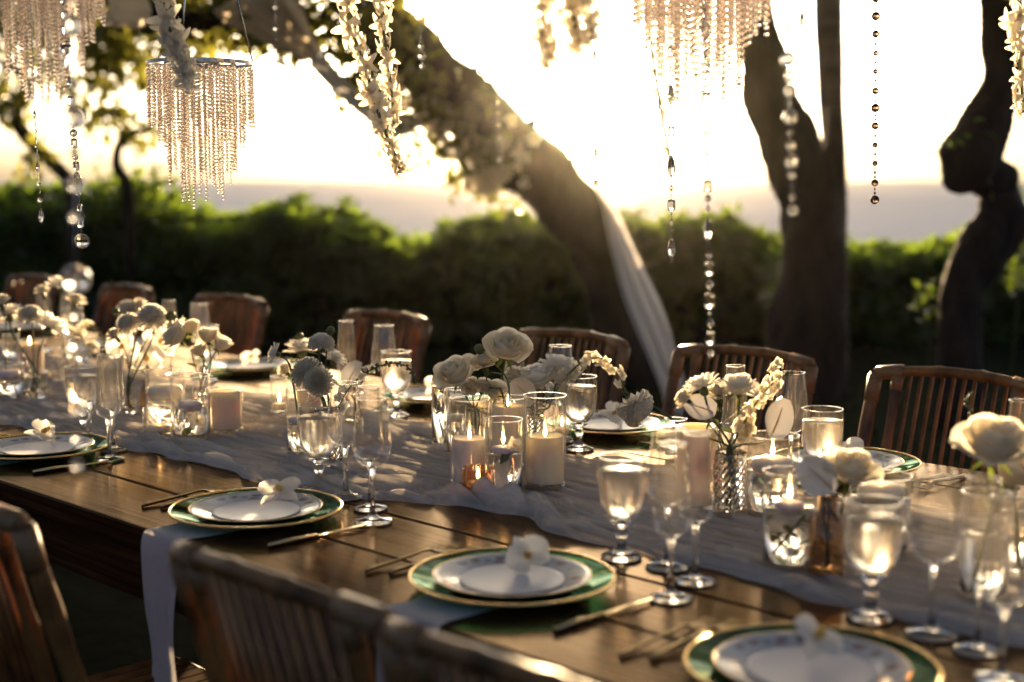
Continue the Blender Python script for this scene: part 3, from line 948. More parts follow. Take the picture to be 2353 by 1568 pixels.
def fork_mesh():
    h = tube(spline([(0, -.10, .004, .0042), (0, -.06, .006, .0034), (0, .0, .010, .0026), (0, .035, .013, .0026), (0, .052, .009, .004)], 20)[:, :3], [.0058 - .0024 * min(1, i / 12) for i in range(20)], 8, squash=.6)
    head = []
    for x in (-.0095, -.0032, .0032, .0095):
        head.append(tube(spline([(x * .5, .050, .009), (x, .062, .006), (x, .085, .005), (x, .104, .010)], 9), [.0018] * 8 + [.0009], 6))
    head.append(box(-.0105, .0105, .052, .066, .005, .0075))
    return h, join(*head)
def knife_mesh():
    h = tube([(0, -.115, .0042), (0, -.06, .0048), (0, -.01, .0045)], [.0058, .0068, .0054], 8, squash=.7)
    V = []
    for y, w0, w1 in [(-.012, -.004, .005), (.03, -.006, .008), (.07, -.006, .008), (.10, -.005, .005), (.113, -.003, -.001)]:
        V += [(w0, y, .0035), (w1, y, .0038), (w1, y, .0050), (w0, y, .0055)]
    F = [(0, 1, 2, 3)] + [(a * 4 + k, a * 4 + (k + 1) % 4, a * 4 + 4 + (k + 1) % 4, a * 4 + 4 + k) for a in range(4) for k in range(4)] + [(16, 19, 18, 17)]
    return h, (V, F)

def napkin_mesh(seed):
    """linen strip lying under the charger, over the edge and down; local -Y points off the table, origin on the edge"""
    r = random.Random(seed)
    path = [(0, .18, .003), (0, .05, .003), (0, .012, .0045), (0, -.006, .001), (0, -.013, -.018), (0, -.017, -.06), (0, -.020, -.15), (0, -.016, -.25), (0, -.024, -.335)]
    s = spline(path, 40)
    V, F, m = [], [], 17
    for j, p in enumerate(s):
        dn = max(0, min(1, (-p[2]) / .2))
        for i in range(m):
            u = -1 + 2 * i / (m - 1)
            w = .066 * (1 - .06 * dn) + .004 * math.sin(j * .3 + seed)
            V.append((u * w + .006 * dn * math.sin(j * .2), p[1] - dn * (.009 * math.cos(u * 5.2 + seed) + .006 * math.cos(u * 2.2 + j * .12)), p[2] + .0012 * (u > .1) * (1 - dn) - .018 * u * (j / 39) ** 6))
    for j in range(len(s) - 1):
        for i in range(m - 1): F.append((j * m + i, j * m + i + 1, (j + 1) * m + i + 1, (j + 1) * m + i))
    return V, F

def setting(t, n, side, where, flower, napkin=True, cutlery=True, seed=0):
    """side +1: the diner sits on the near edge and faces +n"""
    rz = math.pi / 4 - math.pi / 2 if side > 0 else math.pi / 4 + math.pi / 2
    p = W(t, n)
    def off(dt, dn, z=0): return W(t - dt * side, n + dn * side, TABLE_Z + z)       # dt: to the diner's right
    c = thing('charger_plate', 'green glass charger with a gold rim at the ' + where, 'plate', (p.x, p.y, TABLE_Z + .003), rz, 'green chargers')
    part('dish', cached('charger', lambda: mk('dish', charger_mesh(), M_CHARGER)), c)
    part('gold_rim', cached('grim', lambda: mk('gold_rim', gold_mesh(), M_GOLD)), c)
    d = thing('dinner_plate', 'patterned grey dinner plate at the ' + where, 'plate', (p.x, p.y, TABLE_Z + .009), rz, 'patterned dinner plates')
    part('dish', cached('dplate', lambda: mk('dish', plate_mesh(), M_PLATE)), d)
    part('rim', cached('drim', lambda: mk('rim', torus(.1274, .0009, .0152, 56, 6), M_GOLD)), d)
    o = part('bread_plate', cached('card', lambda: mk('bread_plate', card_mesh(), M_CHINA)), loc=(p.x, p.y, TABLE_Z + .0136))
    tag(o, 'small white plate on the dinner plate at the ' + where, 'plate', 'small white plates')
    if flower:
        q0 = off(flower[0], flower[1])
        f = thing('orchid_bloom', 'white orchid bloom lying on the plates at the ' + where, 'flower', (q0.x, q0.y, TABLE_Z + .030), 0, 'orchids on the plates')
        orchid_parts(f, flower[2], aimq(flower[3]) @ Quaternion((0, 0, 1), flower[4]), (0, 0, .012))
    if napkin:
        e = W(t - .005 * side, 1.357)
        o = part('napkin', mk('napkin', napkin_mesh(seed), M_LINEN), loc=(e.x, e.y, TABLE_Z), rot=(0, 0, math.pi / 4 - math.pi / 2))
        tag(o, 'white linen napkin hanging over the table edge at the ' + where, 'napkin', 'hanging napkins')
    if cutlery:
        fh, ft = fork_mesh(); kh, kb = knife_mesh()
        for k, dt in enumerate((-.235, -.20)):
            q0 = off(dt, -.01 + .02 * k)
            f = thing('fork', ('outer' if k == 0 else 'inner') + ' gold fork beside the charger at the ' + where, 'fork', (q0.x, q0.y, TABLE_Z), rz + .03 * k, 'gold forks')
            part('handle', cached('fh', lambda: mk('handle', fh, M_BRASS)), f); part('tines', cached('ft', lambda: mk('tines', ft, M_BRASS)), f)
        q0 = off(.205, .0)
        f = thing('knife', 'gold knife beside the charger at the ' + where, 'knife', (q0.x, q0.y, TABLE_Z), rz - .02, 'gold knives')
        part('handle', cached('kh', lambda: mk('handle', kh, M_BRASS)), f); part('blade', cached('kb', lambda: mk('blade', kb, M_BRASS)), f)

N0, N1, N2, N3 = 'left edge place', 'place with the longest napkin', 'bottom middle place', 'bottom right place'
setting(3.15, 1.557, 1, N0, (-.03, .03, 1.15, (.3, -.2, .7), 1.0), True, True, 1)
setting(2.258, 1.557, 1, N1, (-.005, .06, 1.12, (-.1, -.35, .85), .3), True, True, 2)
setting(1.575, 1.575, 1, N2, (-.01, .045, 1.0, (.1, -.9, .5), .5), True, True, 3)
setting(1.0, 1.557, 1, N3, (-.02, .04, 1.0, (.4, -.5, .7), 2.2), True, True, 4)
F2, F1, F0, Fa, Fb, Fc = ('far place by the right edge chair', 'far place by the drape', 'far place behind the tall rose', 'far place behind the snapdragon',
                          'far place beside the orchids', 'far place by the crystal ball')
for k, (t, w) in enumerate([(1.70, F2), (2.40, F1), (3.08, F0), (4.02, Fa), (4.9, Fb), (5.75, Fc)]):
    setting(t, 2.765, -1, w, (rnd.uniform(-.02, .02), .0, 1.0, (rnd.uniform(-.4, .4), -.5, .7), rnd.uniform(0, 6)), False, k < 2, 10 + k)

# ------------------------------------------------------------------ glasses
def goblet():
    foot = lathe([(0, 0), (.036, 0), (.0365, .0015), (.034, .004), (.016, .010), (.0085, .018), (.007, .030), (.0105, .038), (.0115, .043), (.008, .049), (.009, .054), (.020, .060), (.0205, .0625), (0, .064)], 28)
    bowl = lathe([(.004, .0635), (.022, .068), (.033, .080), (.039, .096), (.0425, .118), (.0435, .140), (.0425, .165), (.041, .178)], 36)
    rim = torus(.041, .0011, .178, 36, 6)
    wat = lathe([(0, .0665), (.019, .0685), (.031, .081), (.0373, .0965), (.0408, .118), (.0417, .140), (.0412, .152), (.040, .1535), (0, .153)], 36)
    return foot, bowl, rim, wat
def wineglass():
    foot = lathe([(0, 0), (.037, 0), (.0375, .0012), (.034, .0035), (.012, .008), (.0055, .018), (.0042, .040), (.0042, .080), (.0060, .100), (.010, .1055), (0, .107)], 28)
    bowl = lathe([(.003, .1065), (.018, .110), (.030, .119), (.0362, .132), (.0372, .145), (.0345, .175), (.0305, .205), (.0268, .238)], 36)
    return foot, bowl, torus(.0268, .0009, .238, 36, 6), None
def flute():
    foot = lathe([(0, 0), (.034, 0), (.0345, .0012), (.031, .0035), (.010, .008), (.0050, .016), (.0040, .040), (.0044, .075), (.0075, .093), (.0095, .097), (0, .0985)], 28)
    bowl = lathe([(.003, .098), (.017, .101), (.0255, .109), (.0285, .120), (.0275, .145), (.0250, .185), (.0222, .222), (.0205, .245)], 32)
    return foot, bowl, torus(.0205, .0008, .245, 32, 6), None
GL = {'goblet': goblet(), 'wine_glass': wineglass(), 'champagne_flute': flute()}
def glass(kind, p, label, fill=True):
    g = GL[kind]
    o = thing(kind, label, 'glass', p, rnd.uniform(0, 6), {'goblet': 'iced water goblets', 'wine_glass': 'empty wine glasses', 'champagne_flute': 'empty champagne flutes'}[kind])
    part('foot', cached((kind, 0), lambda: mk('foot', g[0], M_SOLID)), o)
    part('bowl', cached((kind, 1), lambda: mk('bowl', g[1], M_WINE)), o)
    part('rim', cached((kind, 2), lambda: mk('rim', g[2], M_SOLID)), o)
    if g[3] and fill: part('water', cached((kind, 3), lambda: mk('water', g[3], M_ICEW)), o)
nm = {'goblet': 'water goblet', 'wine_glass': 'wine glass', 'champagne_flute': 'champagne flute'}
for where, lst in [(N0, [('goblet', 193, 1001), ('wine_glass', 210, 1019), ('champagne_flute', 262, 1034), ('champagne_flute', 252, 1056)]),
                   (N1, [('goblet', 733, 1121), ('wine_glass', 795, 1142), ('champagne_flute', 851, 1168), ('wine_glass', 857, 1198)]),
                   (N2, [('goblet', 1428, 1280), ('wine_glass', 1533, 1302), ('champagne_flute', 1597, 1335), ('champagne_flute', 1541, 1373)]),
                   (N3, [('goblet', 2000, 1418), ('wine_glass', 2140, 1458), ('champagne_flute', 2245, 1494), ('champagne_flute', 2300, 1560)])]:
    seen = {}
    for k, x, y in lst:
        seen[k] = seen.get(k, 0) + 1
        two = sum(1 for a in lst if a[0] == k) > 1
        glass(k, on_table(x, y, TABLE_Z + .002), ('clear ' if k != 'goblet' else 'clear stemmed ') + nm[k] + (' nearer the ' + ('runner' if seen[k] == 1 else 'knife') if two else '') + ' at the ' + where)
for where, t in [(F2, 1.72), (F1, 2.40), (F0, 3.08), (Fa, 4.02), (Fb, 4.9), (Fc, 5.75)]:
    glass('goblet', W(t - .12, 2.51, TABLE_Z + .002), 'clear stemmed water goblet at the ' + where)
    glass('wine_glass', W(t - .01, 2.56, TABLE_Z + .002), 'clear wine glass at the ' + where)
    glass('champagne_flute', W(t + .11, 2.52, TABLE_Z + .002), 'clear champagne flute at the ' + where)
glass('champagne_flute', W(1.17, 2.50, TABLE_Z + .002), 'clear champagne flute at the right edge in front of the bamboo slats')
glass('wine_glass', W(1.10, 2.60, TABLE_Z + .002), 'clear wine glass at the right edge in front of the bamboo slats')
# ================================================================== vases and candles
def vase_body(kind, r, h):
    if kind == 'ribbed':
        m = lambda i, j: 1 + .045 * math.cos(i * math.pi)
        prof = [(r * .94, .004), (r * 1.0, .012), (r * 1.0, h * .25), (r * .92, h * .6), (r * .86, h)]
        inn = [(r * .80, h), (r * .84, h * .6), (r * .90, h * .25), (r * .86, .014), (0, .012)]
        return lathe([(0, .002), (r * .9, .002)] + prof + inn, 36, lambda i, j: m(i, j) if 1 < j < 6 else 1)
    if kind == 'cut':
        rows = 14
        prof = [(r, .004 + (h - .012) * j / rows) for j in range(rows + 1)]
        inn = [(r * .95, h), (r * .88, h - .003), (r * .86, .016), (0, .012)]
        return lathe([(0, .001), (r * .96, .001)] + prof + inn, 28, lambda i, j: (1 + (.05 if (i + j) % 2 else -.035)) if 2 < j < rows + 2 else 1)
    if kind == 'facet':
        return lathe([(0, .001), (r * .9, .001), (r, .006), (r, h), (r * .88, h), (r * .86, .02), (0, .018)], 10)
def vase(px, py, top, wpx, kind, label, tint=None, water=0.0, group=None):
    p = on_table(px, py)
    h = max(.03, size((py - top), p) * .985)
    r = size(wpx, p) / 2
    p = p + Vector((0, .9 * r, 0))                       # py marks the front of the foot
    p.z = TABLE_Z + .006
    name = {'cyl': 'glass_cylinder', 'ribbed': 'ribbed_votive', 'cut': 'cut_glass_vase', 'facet': 'bud_vase'}[kind]
    o = thing(name, label, 'candle holder' if kind in ('ribbed',) else 'vase', p, rnd.uniform(0, 6), group)
    gl = {None: M_GLASS, 'copper': M_COPPER, 'amber': M_AMBER}[tint]
    if kind in ('cyl', 'ribbed') or tint:
        if kind == 'ribbed':
            wall = lathe([(r * .94, .004), (r, .012), (r, h * .25), (r * .95, h)], 48, lambda i, j: 1 + .04 * math.cos(i * math.pi / 2))
        elif kind == 'facet':
            wall = lathe([(r * .9, .001), (r, .01), (r, h * .7), (r * .55, h * .82), (r * .5, h)], 12)
        else:
            wall = lathe([(r, .004), (r, h)], 40)
        part('wall', mk('vase_wall', wall, gl), o)
        part('base', mk('vase_base', lathe([(0, 0), (r * .97, 0), (r * .985, .003), (r * .985, .010), (r * .95, .012), (0, .011)], 36), M_SOLID), o)
        if not (tint and kind == 'facet'):
            part('rim', mk('vase_rim', torus(r * (.95 if kind == 'ribbed' else 1), .0013, h, 40, 6), M_SOLID), o)
    else:
        part('body', mk('vase_body', vase_body(kind, r, h), M_SOLID, kind == 'ribbed'), o)
    if water and kind == 'cyl':
        part('water', mk('vase_water', lathe([(0, .0135), (r * .965, .0135), (r * .968, water * h - .001), (r * .955, water * h), (0, water * h - .0005)], 40), M_WATER), o)
    return p, r, h

def flame_parts(o, z):
    w = part('wick', cached('wick', lambda: mk('wick', tube([(0, 0, -.003), (.0006, 0, .006)], .0009, 5), M_WICK)), o, (0, 0, z))
    part('flame', cached('flame', lambda: mk('flame', lathe([(0, 0), (.0028, .004), (.0040, .009), (.0032, .016), (.0014, .023), (0, .028)], 10), M_FLAME)), w, (0, 0, .004))

def pillar(v, zfrac, mat, label, lit=True):
    p, r, h = v
    top = h * zfrac
    rr = r * .90
    o = thing('pillar_candle', label, 'candle', (p.x, p.y, p.z + .0135), 0, 'pillar candles in glass')
    part('wax', mk('wax', lathe([(0, 0), (rr, 0), (rr, .003), (rr * 1.0, top - .004), (rr * .97, top), (rr * .80, top - .002), (rr * .55, top - .008), (0, top - .009)], 36), mat), o)
    if lit: flame_parts(o, top - .009)

def floater(v, zfrac, mat, label, lit=True, wide=.8):
    p, r, h = v
    rr = r * wide
    o = thing('floating_candle', label, 'candle', (p.x, p.y, p.z + h * zfrac), 0, 'floating candles')
    part('wax', mk('wax', lathe([(0, -rr * .45), (rr * .6, -rr * .42), (rr * .92, -rr * .1), (rr, rr * .12), (rr * .9, rr * .35), (rr * .5, rr * .46), (0, rr * .42)], 28), mat), o)
    if lit: flame_parts(o, rr * .42)

def tealight(v, label):
    p, r, h = v
    o = thing('tealight', label, 'candle', (p.x, p.y, p.z + .015), 0, 'tealights in ribbed glass')
    rr = r * .72
    part('wax', mk('wax', lathe([(0, 0), (rr, 0), (rr, .018), (0, .017)], 24), M_CANDLE), o)
    flame_parts(o, .017)

V = {}
GA = 'vases and candle glasses along the runner'
def add(key, *a, **k): V[key] = vase(*a, group=GA, **k)
# far left cluster
add('z1', 72, 918, 858, 62, 'facet', 'short fluted vase holding the white dahlias at the left edge')
add('z2', 62, 872, 785, 62, 'cyl', 'candle cylinder behind the dahlias at the left edge')
pillar(V['z2'], .82, M_CANDLE, 'peach pillar candle behind the dahlias at the left edge')
add('z3', 12, 918, 838, 66, 'cyl', 'wide cylinder of water cut by the left edge', water=.62)
floater(V['z3'], .64, M_WAXL, 'lilac floating candle in the cylinder cut by the left edge', False)
add('z4', 150, 880, 800, 34, 'cyl', 'slim cylinder behind the big hanging crystal ball')
add('z5', 185, 845, 775, 36, 'cyl', 'slim cylinder with a drooping snapdragon near the left end', water=.5)
add('z6', 262, 860, 800, 40, 'cyl', 'slim candle cylinder behind the white orchids')
pillar(V['z6'], .7, M_WAXW, 'pale pillar candle behind the white orchids')
add('z7', 20, 830, 770, 36, 'cyl', 'small far cylinder at the left edge', water=.5)
# left cluster
add('a7', 294, 955, 888, 32, 'facet', 'narrow faceted vase left of the two clear cylinders')
add('a6', 334, 940, 875, 32, 'facet', 'narrow bud vase holding the orchids', tint='amber')
add('a4', 372, 985, 855, 90, 'cyl', 'clear cylinder with a white floating candle behind the ribbed votive', water=.62)
floater(V['a4'], .60, M_WAXW, 'white floating candle in the cylinder behind the ribbed votive', False, .9)
add('a1', 358, 1013, 942, 75, 'ribbed', 'ribbed clear votive with a lit tealight in front of the left cylinders')
tealight(V['a1'], 'tealight burning in the clear ribbed votive')
add('a5', 462, 985, 893, 44, 'cut', 'cut glass bud vase holding the drooping cream rose')
add('a2', 430, 1013, 865, 90, 'cyl', 'clear water cylinder with lilac candle and orchid', water=.5)
floater(V['a2'], .50, M_WAXL, 'lilac floating candle next to the sunken orchid', False, .62)
add('a3', 510, 1002, 897, 84, 'cyl', 'low wide jar glass around a glowing peach candle')
pillar(V['a3'], .84, M_CANDLE, 'glowing peach candle in the low wide jar', False)
# middle cluster
add('b1', 640, 958, 866, 40, 'ribbed', 'tall ribbed clear votive beside the small dahlia')
tealight(V['b1'], 'tealight in the tall ribbed votive beside the small dahlia')
add('b4', 705, 958, 868, 66, 'cyl', 'candle cylinder behind the ball dahlias')
pillar(V['b4'], .78, M_CANDLE, 'peach pillar candle behind the ball dahlias')
add('b2', 682, 1052, 893, 52, 'cyl', 'tall slim water cylinder left of the middle goblet', water=.5)
floater(V['b2'], .52, M_WAXW, 'white floating candle in the slim cylinder left of the middle goblet', False, .85)
add('b3', 752, 1075, 940, 62, 'cut', 'cut glass vase holding the ball dahlias and snapdragon')
add('b5', 812, 985, 905, 44, 'facet', 'faceted bud vase behind the middle wine glasses')
add('b6', 856, 960, 900, 40, 'ribbed', 'small ribbed votive by the far plate behind the snapdragon')
# centre cluster
add('c6', 1012, 1032, 868, 42, 'cyl', 'tall slim water cylinder left of the roses', water=.88)
add('c6b', 1048, 1054, 893, 46, 'cyl', 'slim water cylinder in front of another, left of the roses', water=.55)
floater(V['c6b'], .57, M_WAXW, 'white floating candle in the slim cylinder left of the roses', False, .85)
add('c7', 1096, 1070, 945, 40, 'facet', 'faceted bud vase holding the front rose of the centre cluster')
add('c5', 1168, 1078, 915, 84, 'cyl', 'candle cylinder at the back of the centre cluster')
pillar(V['c5'], .80, M_CANDLE, 'lit peach pillar candle at the back of the centre cluster')
add('c1', 1078, 1126, 918, 92, 'cyl', 'tall cylinder with a pale pillar candle in the centre cluster')
pillar(V['c1'], .48, M_WAXW, 'pale pillar candle burning in the tall centre cylinder')
add('c2', 1156, 1140, 966, 90, 'cyl', 'water cylinder with a lit lilac floating candle in the centre', water=.52)
floater(V['c2'], .56, M_WAXL, 'lilac floating candle burning in the centre cylinder', True, .62)
add('c3', 1253, 1131, 910, 98, 'cyl', 'tall cylinder with a peach pillar candle right of the copper votive')
pillar(V['c3'], .50, M_CANDLE, 'peach pillar candle burning in the tall cylinder under the roses')
add('c4', 1098, 1152, 1080, 76, 'ribbed', 'copper tinted ribbed votive at the runner edge', tint='copper')
tealight(V['c4'], 'tealight burning in the copper ribbed votive')
add('c8', 1225, 1040, 950, 50, 'cut', 'cut glass vase holding the white roses of the centre cluster')
add('c9', 1292, 1018, 925, 44, 'ribbed', 'small ribbed votive behind the tall centre cylinder')
tealight(V['c9'], 'tealight in the small ribbed votive behind the tall centre cylinder')
add('c10', 1195, 1000, 905, 46, 'cyl', 'slim cylinder deep in the centre cluster', water=.5)
# right cluster
add('d1', 1604, 1182, 985, 100, 'cyl', 'tall cylinder with a peach pillar between the glasses and snapdragons')
pillar(V['d1'], .93, M_CANDLE, 'tall peach pillar candle left of the cut glass vase', False)
add('d2', 1680, 1192, 1040, 72, 'cut', 'cut glass vase holding the snapdragons and dahlia')
add('d3', 1782, 1196, 1005, 120, 'cyl', 'wide cylinder with a lit floating candle behind the greenery cylinder', water=.56)
floater(V['d3'], .60, M_WAXW, 'white floating candle burning in the wide cylinder', True, .85)
add('d4', 1822, 1318, 1088, 124, 'cyl', 'wide cylinder with sunken greenery and a lit candle', water=.62)
floater(V['d4'], .62, M_WAXL, 'lilac floating candle burning above the sunken greenery', True, .55)
add('d5', 1905, 1335, 1140, 82, 'facet', 'amber bud vase holding the blurred cream rose', tint='amber')
add('d6', 1555, 1050, 965, 50, 'cyl', 'slim cylinder behind the wine glasses near the far plate', water=.4)
add('d7', 1662, 1085, 985, 90, 'cyl', 'clear cylinder at the back of the snapdragon cluster', water=.3)
add('e1', 2035, 1285, 1100, 140, 'cyl', 'wide cylinder with a lit candle behind the frosted front goblet', water=.72)
floater(V['e1'], .75, M_WAXW, 'white floating candle burning behind the frosted front goblet', True, .8)
add('e2', 2275, 1390, 1135, 110, 'cyl', 'tall cylinder of rose stems at the right edge', water=.6)
add('e3', 2335, 1330, 1110, 70, 'cyl', 'slim cylinder cut by the right edge', water=.7)

# ================================================================== flowers
def rose_patch(Rr, h, width, flare, seed=0, nu=6, nv=6):
    r_ = random.Random(seed)
    k1, k2 = r_.uniform(-.1, .1), r_.uniform(.9, 1.1)
    Vv, F = [], []
    for j in range(nv + 1):
        v = j / nv
        A = width / 2 * (.30 + .70 * math.sin(math.pi * (.10 + .52 * v)))
        for i in range(nu + 1):
            u = -1 + 2 * i / nu
            a = u * A
            rad = Rr * math.sin(math.pi / 2 * min(1, 1.45 * v + .12)) ** .8 + flare * v ** 3 * (1 - .25 * u * u) + .002 * math.sin(3 * u + seed) * v
            z = h * k2 * (v - .24 * u * u * v * v + k1 * u * v) - flare * .55 * v ** 4
            Vv.append((rad * math.cos(a), rad * math.sin(a), z))
    for j in range(nv):
        for i in range(nu):
            q = j * (nu + 1) + i
            F.append((q, q + 1, q + nu + 2, q + nu + 1))
    return Vv, F
def rose_core():
    gs, k = [], 0
    for Rr, h, wd, fl, n in [(.005, .040, 3.8, 0, 2), (.0095, .042, 2.8, .0008, 3), (.015, .043, 2.3, .002, 4), (.021, .043, 2.0, .004, 5)]:
        for i in range(n):
            gs.append(xf(rose_patch(Rr + .0006 * i, h, wd, fl, k), Matrix.Rotation(k * 2.4 + i * 6.283 / n, 4, 'Z'))); k += 1
    return join(*gs)
def rose_parts(root, m, mat=None, outer=True, tag_=''):
    mat = mat or M_IVORY
    bl = part('bloom', cached(('rose', mat.name), lambda: mk('bloom', rose_core(), mat)), root, mw=m)
    k = 0
    for Rr, h, wd, fl, n in ([(.0265, .042, 1.75, .009, 5), (.030, .037, 1.7, .017, 5)] if outer else [(.025, .040, 1.8, .006, 4)]):
        me = cached(('rosep', mat.name, Rr), lambda: mk('petal', rose_patch(Rr, h, wd, fl, int(Rr * 1e4)), mat))
        for i in range(n):
            part('petal', me, bl, mw=Matrix.Rotation(i * 6.283 / n + k * .6 + rnd.uniform(-.12, .12), 4, 'Z') @ Matrix.Scale(rnd.uniform(.94, 1.06), 4))
        k += 1
    part('sepal', cached('rsepal', lambda: mk('sepal', join(ball(.007, 8, 5, z=-.001), *[xf(petal(.026, .008, .2, -.3, 2, 3), frame((math.cos(i * 1.2566), math.sin(i * 1.2566), -.25), (0, 0, 1))) for i in range(5)]), M_LEAFD)), root, mw=m)

def pompon_mesh(n, wide, seed):
    r_ = random.Random(seed)
    gs = []
    for i in range(n):
        c = 1 - (i + .5) / n * (1 + wide)
        s = math.sqrt(max(0, 1 - c * c)); a = i * 2.39996
        d = Vector((s * math.cos(a), s * math.sin(a), c))
        L = .020 + .010 * min(1, (i / n) * 1.2)
        g = petal(L, .0115 + .004 * i / n, .75, .28 + r_.uniform(-.08, .12), 2, 3, .6)
        gs.append(xf(g, frame(d, Vector((0, 0, 1)) + d.orthogonal() * .02, d * (.011))))
    gs.append(ball(.014, 10, 6))
    return join(*gs)
def dahlia_mesh(seed):
    r_ = random.Random(seed)
    gs = []
    for ring, (n, el, L, wd) in enumerate([(12, -5, .042, .019), (12, 14, .039, .018), (11, 34, .034, .016), (9, 55, .026, .013), (6, 74, .018, .010)]):
        for i in range(n):
            a = (i + .5 * (ring % 2)) * 6.2832 / n + r_.uniform(-.08, .08)
            e = R(el + r_.uniform(-7, 7))
            d = Vector((math.cos(a) * math.cos(e), math.sin(a) * math.cos(e), math.sin(e)))
            gs.append(xf(petal(L * r_.uniform(.92, 1.08), wd, .35, .12, 3, 4, .7), frame(d, (0, 0, 1), d * .004)))
    return join(*gs)
def carnation_mesh():
    r_ = random.Random(5)
    gs = []
    for ring, (n, el, L) in enumerate([(10, 15, .028), (10, 40, .028), (8, 62, .027), (6, 80, .024)]):
        for i in range(n):
            a = (i + .5 * ring) * 6.2832 / n + r_.uniform(-.2, .2); e = R(el + r_.uniform(-8, 8))
            d = Vector((math.cos(a) * math.cos(e), math.sin(a) * math.cos(e), math.sin(e)))
            gs.append(xf(petal(L, .022, .3, .1, 4, 4, .4, .10, r_.randrange(999)), frame(d, (0, 0, 1), d * .003)))
    return join(*gs)

def leafy(root, pts, seed, n=2):
    r_ = random.Random(seed)
    me = cached('fleaf', lambda: mk('leaf', petal(.042, .022, .25, -.15, 4, 6, .75), M_LEAFD))
    for i in range(n):
        p = Vector(pts[int(len(pts) * (.55 + .4 * i / max(1, n)))])
        a = r_.uniform(0, 6.28)
        part('leaf', me, root, mw=frame((math.cos(a), math.sin(a), .35), (0, 0, 1), p) @ Matrix.Scale(r_.uniform(.7, 1.1), 4))

def flower(kind, px, py, w, vkey, aim, label, dd=0.0, leaves=0, mat=None, bend=.0):
    """bloom centre at a pixel, at the distance of its vase (+dd); the stem runs down into the vase"""
    p, r, h = V[vkey]
    w *= {'rose': 1.10, 'spray': 1.15, 'dahlia': 1.2, 'carnation': 1.2}.get(kind, 1.04)
    c = above(px, py, p, dd)
    aim = Vector(aim).normalized()
    base = {'rose': .085, 'spray': .062, 'pompon': .074, 'dahlia': .090, 'carnation': .062, 'bud': .016}[kind]
    s = size(w, c) / base
    root = thing({'rose': 'rose', 'spray': 'spray_rose', 'pompon': 'ball_dahlia', 'dahlia': 'dahlia', 'carnation': 'carnation', 'bud': 'flower_bud'}[kind], label, 'flower', p)
    o = c - p
    hz = {'rose': .022, 'spray': .02, 'pompon': .004, 'dahlia': .006, 'carnation': .010, 'bud': 0}[kind] * s
    foot = o - aim * hz
    m = Matrix.LocRotScale(foot, aimq(aim) @ Quaternion((0, 0, 1), rnd.uniform(0, 6)), Vector((s, s, s)))
    ang = rnd.uniform(0, 6)
    st = spline([(r * .4 * math.cos(ang), r * .4 * math.sin(ang), .016), (r * .25 * math.cos(ang + 2.5), r * .25 * math.sin(ang + 2.5), h * .95), tuple(foot - aim * .05 * s - Vector((0, 0, .012))), tuple(foot)], 16)
    part('stem', mk('stem', tube(st, .0026 if kind in ('rose', 'dahlia', 'pompon') else .0017, 6), M_STEM), root)
    if kind == 'rose': rose_parts(root, m, mat)
    elif kind == 'spray': rose_parts(root, m, mat, False)
    elif kind == 'pompon':
        part('bloom', cached(('pom', mat and mat.name), lambda: mk('bloom', pompon_mesh(150, .72, 1), mat or M_WHITE)), root, mw=m)
        part('sepal', cached('psep', lambda: mk('sepal', ball(.011, 8, 5, z=-.018), M_BUD)), root, mw=m)
    elif kind == 'dahlia':
        bl = part('bloom', cached('dah', lambda: mk('bloom', dahlia_mesh(2), M_WHITE)), root, mw=m)
        part('centre', cached('dahc', lambda: mk('centre', join(ball(.009, 10, 6, z=.006), ball(.011, 8, 5, z=-.010)), M_BUD)), bl)
    elif kind == 'carnation':
        part('bloom', cached('carn', lambda: mk('bloom', carnation_mesh(), mat or M_IVORY)), root, mw=m)
        part('sepal', cached('csep', lambda: mk('sepal', lathe([(0, -.02), (.005, -.018), (.007, 0), (0, .004)], 8), M_LEAFD)), root, mw=m)
    elif kind == 'bud':
        part('bud', cached('bud', lambda: mk('bud', join(ball(.008, 9, 6, sz=1.1), *[xf(petal(.014, .006, .3, -.1, 2, 3), frame((math.cos(i * 1.2566), math.sin(i * 1.2566), .5), (0, 0, 1), (0, 0, -.006))) for i in range(5)]), M_BUD)), root, mw=m)
    if leaves: leafy(root, [tuple(q) for q in st], int(px), leaves)

def orchid(px, py, w, vkey, aim, label, dd=0.0):
    p, r, h = V[vkey]
    c = above(px, py, p, dd)
    s = size(w, c) / .085
    root = thing('orchid', label, 'flower', p)
    o = c - p
    part('stem', mk('stem', tube(spline([(0, 0, .016), (.004, 0, h), tuple(o * .8 + Vector((0, 0, .02))), tuple(o - Vector(aim).normalized() * .004)], 14), .0016, 6), M_STEM), root)
    orchid_parts(root, s, aimq(aim) @ Quaternion((0, 0, 1), math.pi / 2 * 0 + rnd.uniform(-.3, .3)), o)

def anthurium(px, py, w, vkey, aim, label, dd=0.0, roll=0.0):
    p, r, h = V[vkey]
    c = above(px, py, p, dd)
    s = size(w, c) / .075
    root = thing('anthurium', label, 'flower', p)
    o = c - p
    q = aimq(aim) @ Quaternion((0, 0, 1), roll)
    m = Matrix.LocRotScale(o, q, Vector((s, s, s)))
    part('stem', mk('stem', tube(spline([(0, 0, .016), (.003, 0, h), tuple(o * .75), tuple(o - q @ Vector((0, .03 * s, 0)))], 14), .002, 6), M_STEM), root)
    part('spathe', cached('spathe', lambda: mk('spathe', ([(x, y - .038, z) for x, y, z in petal(.078, .066, .42, .18, 8, 8, .6)[0]], petal(.078, .066, .42, .18, 8, 8, .6)[1]), M_SPATHE)), root, mw=m)
    part('spadix', cached('spadix', lambda: mk('spadix', tube([(0, -.03, .003), (0, -.01, .012), (0, .018, .020)], [.0017, .0018, .0010], 8), M_SPADIX)), root, mw=m)

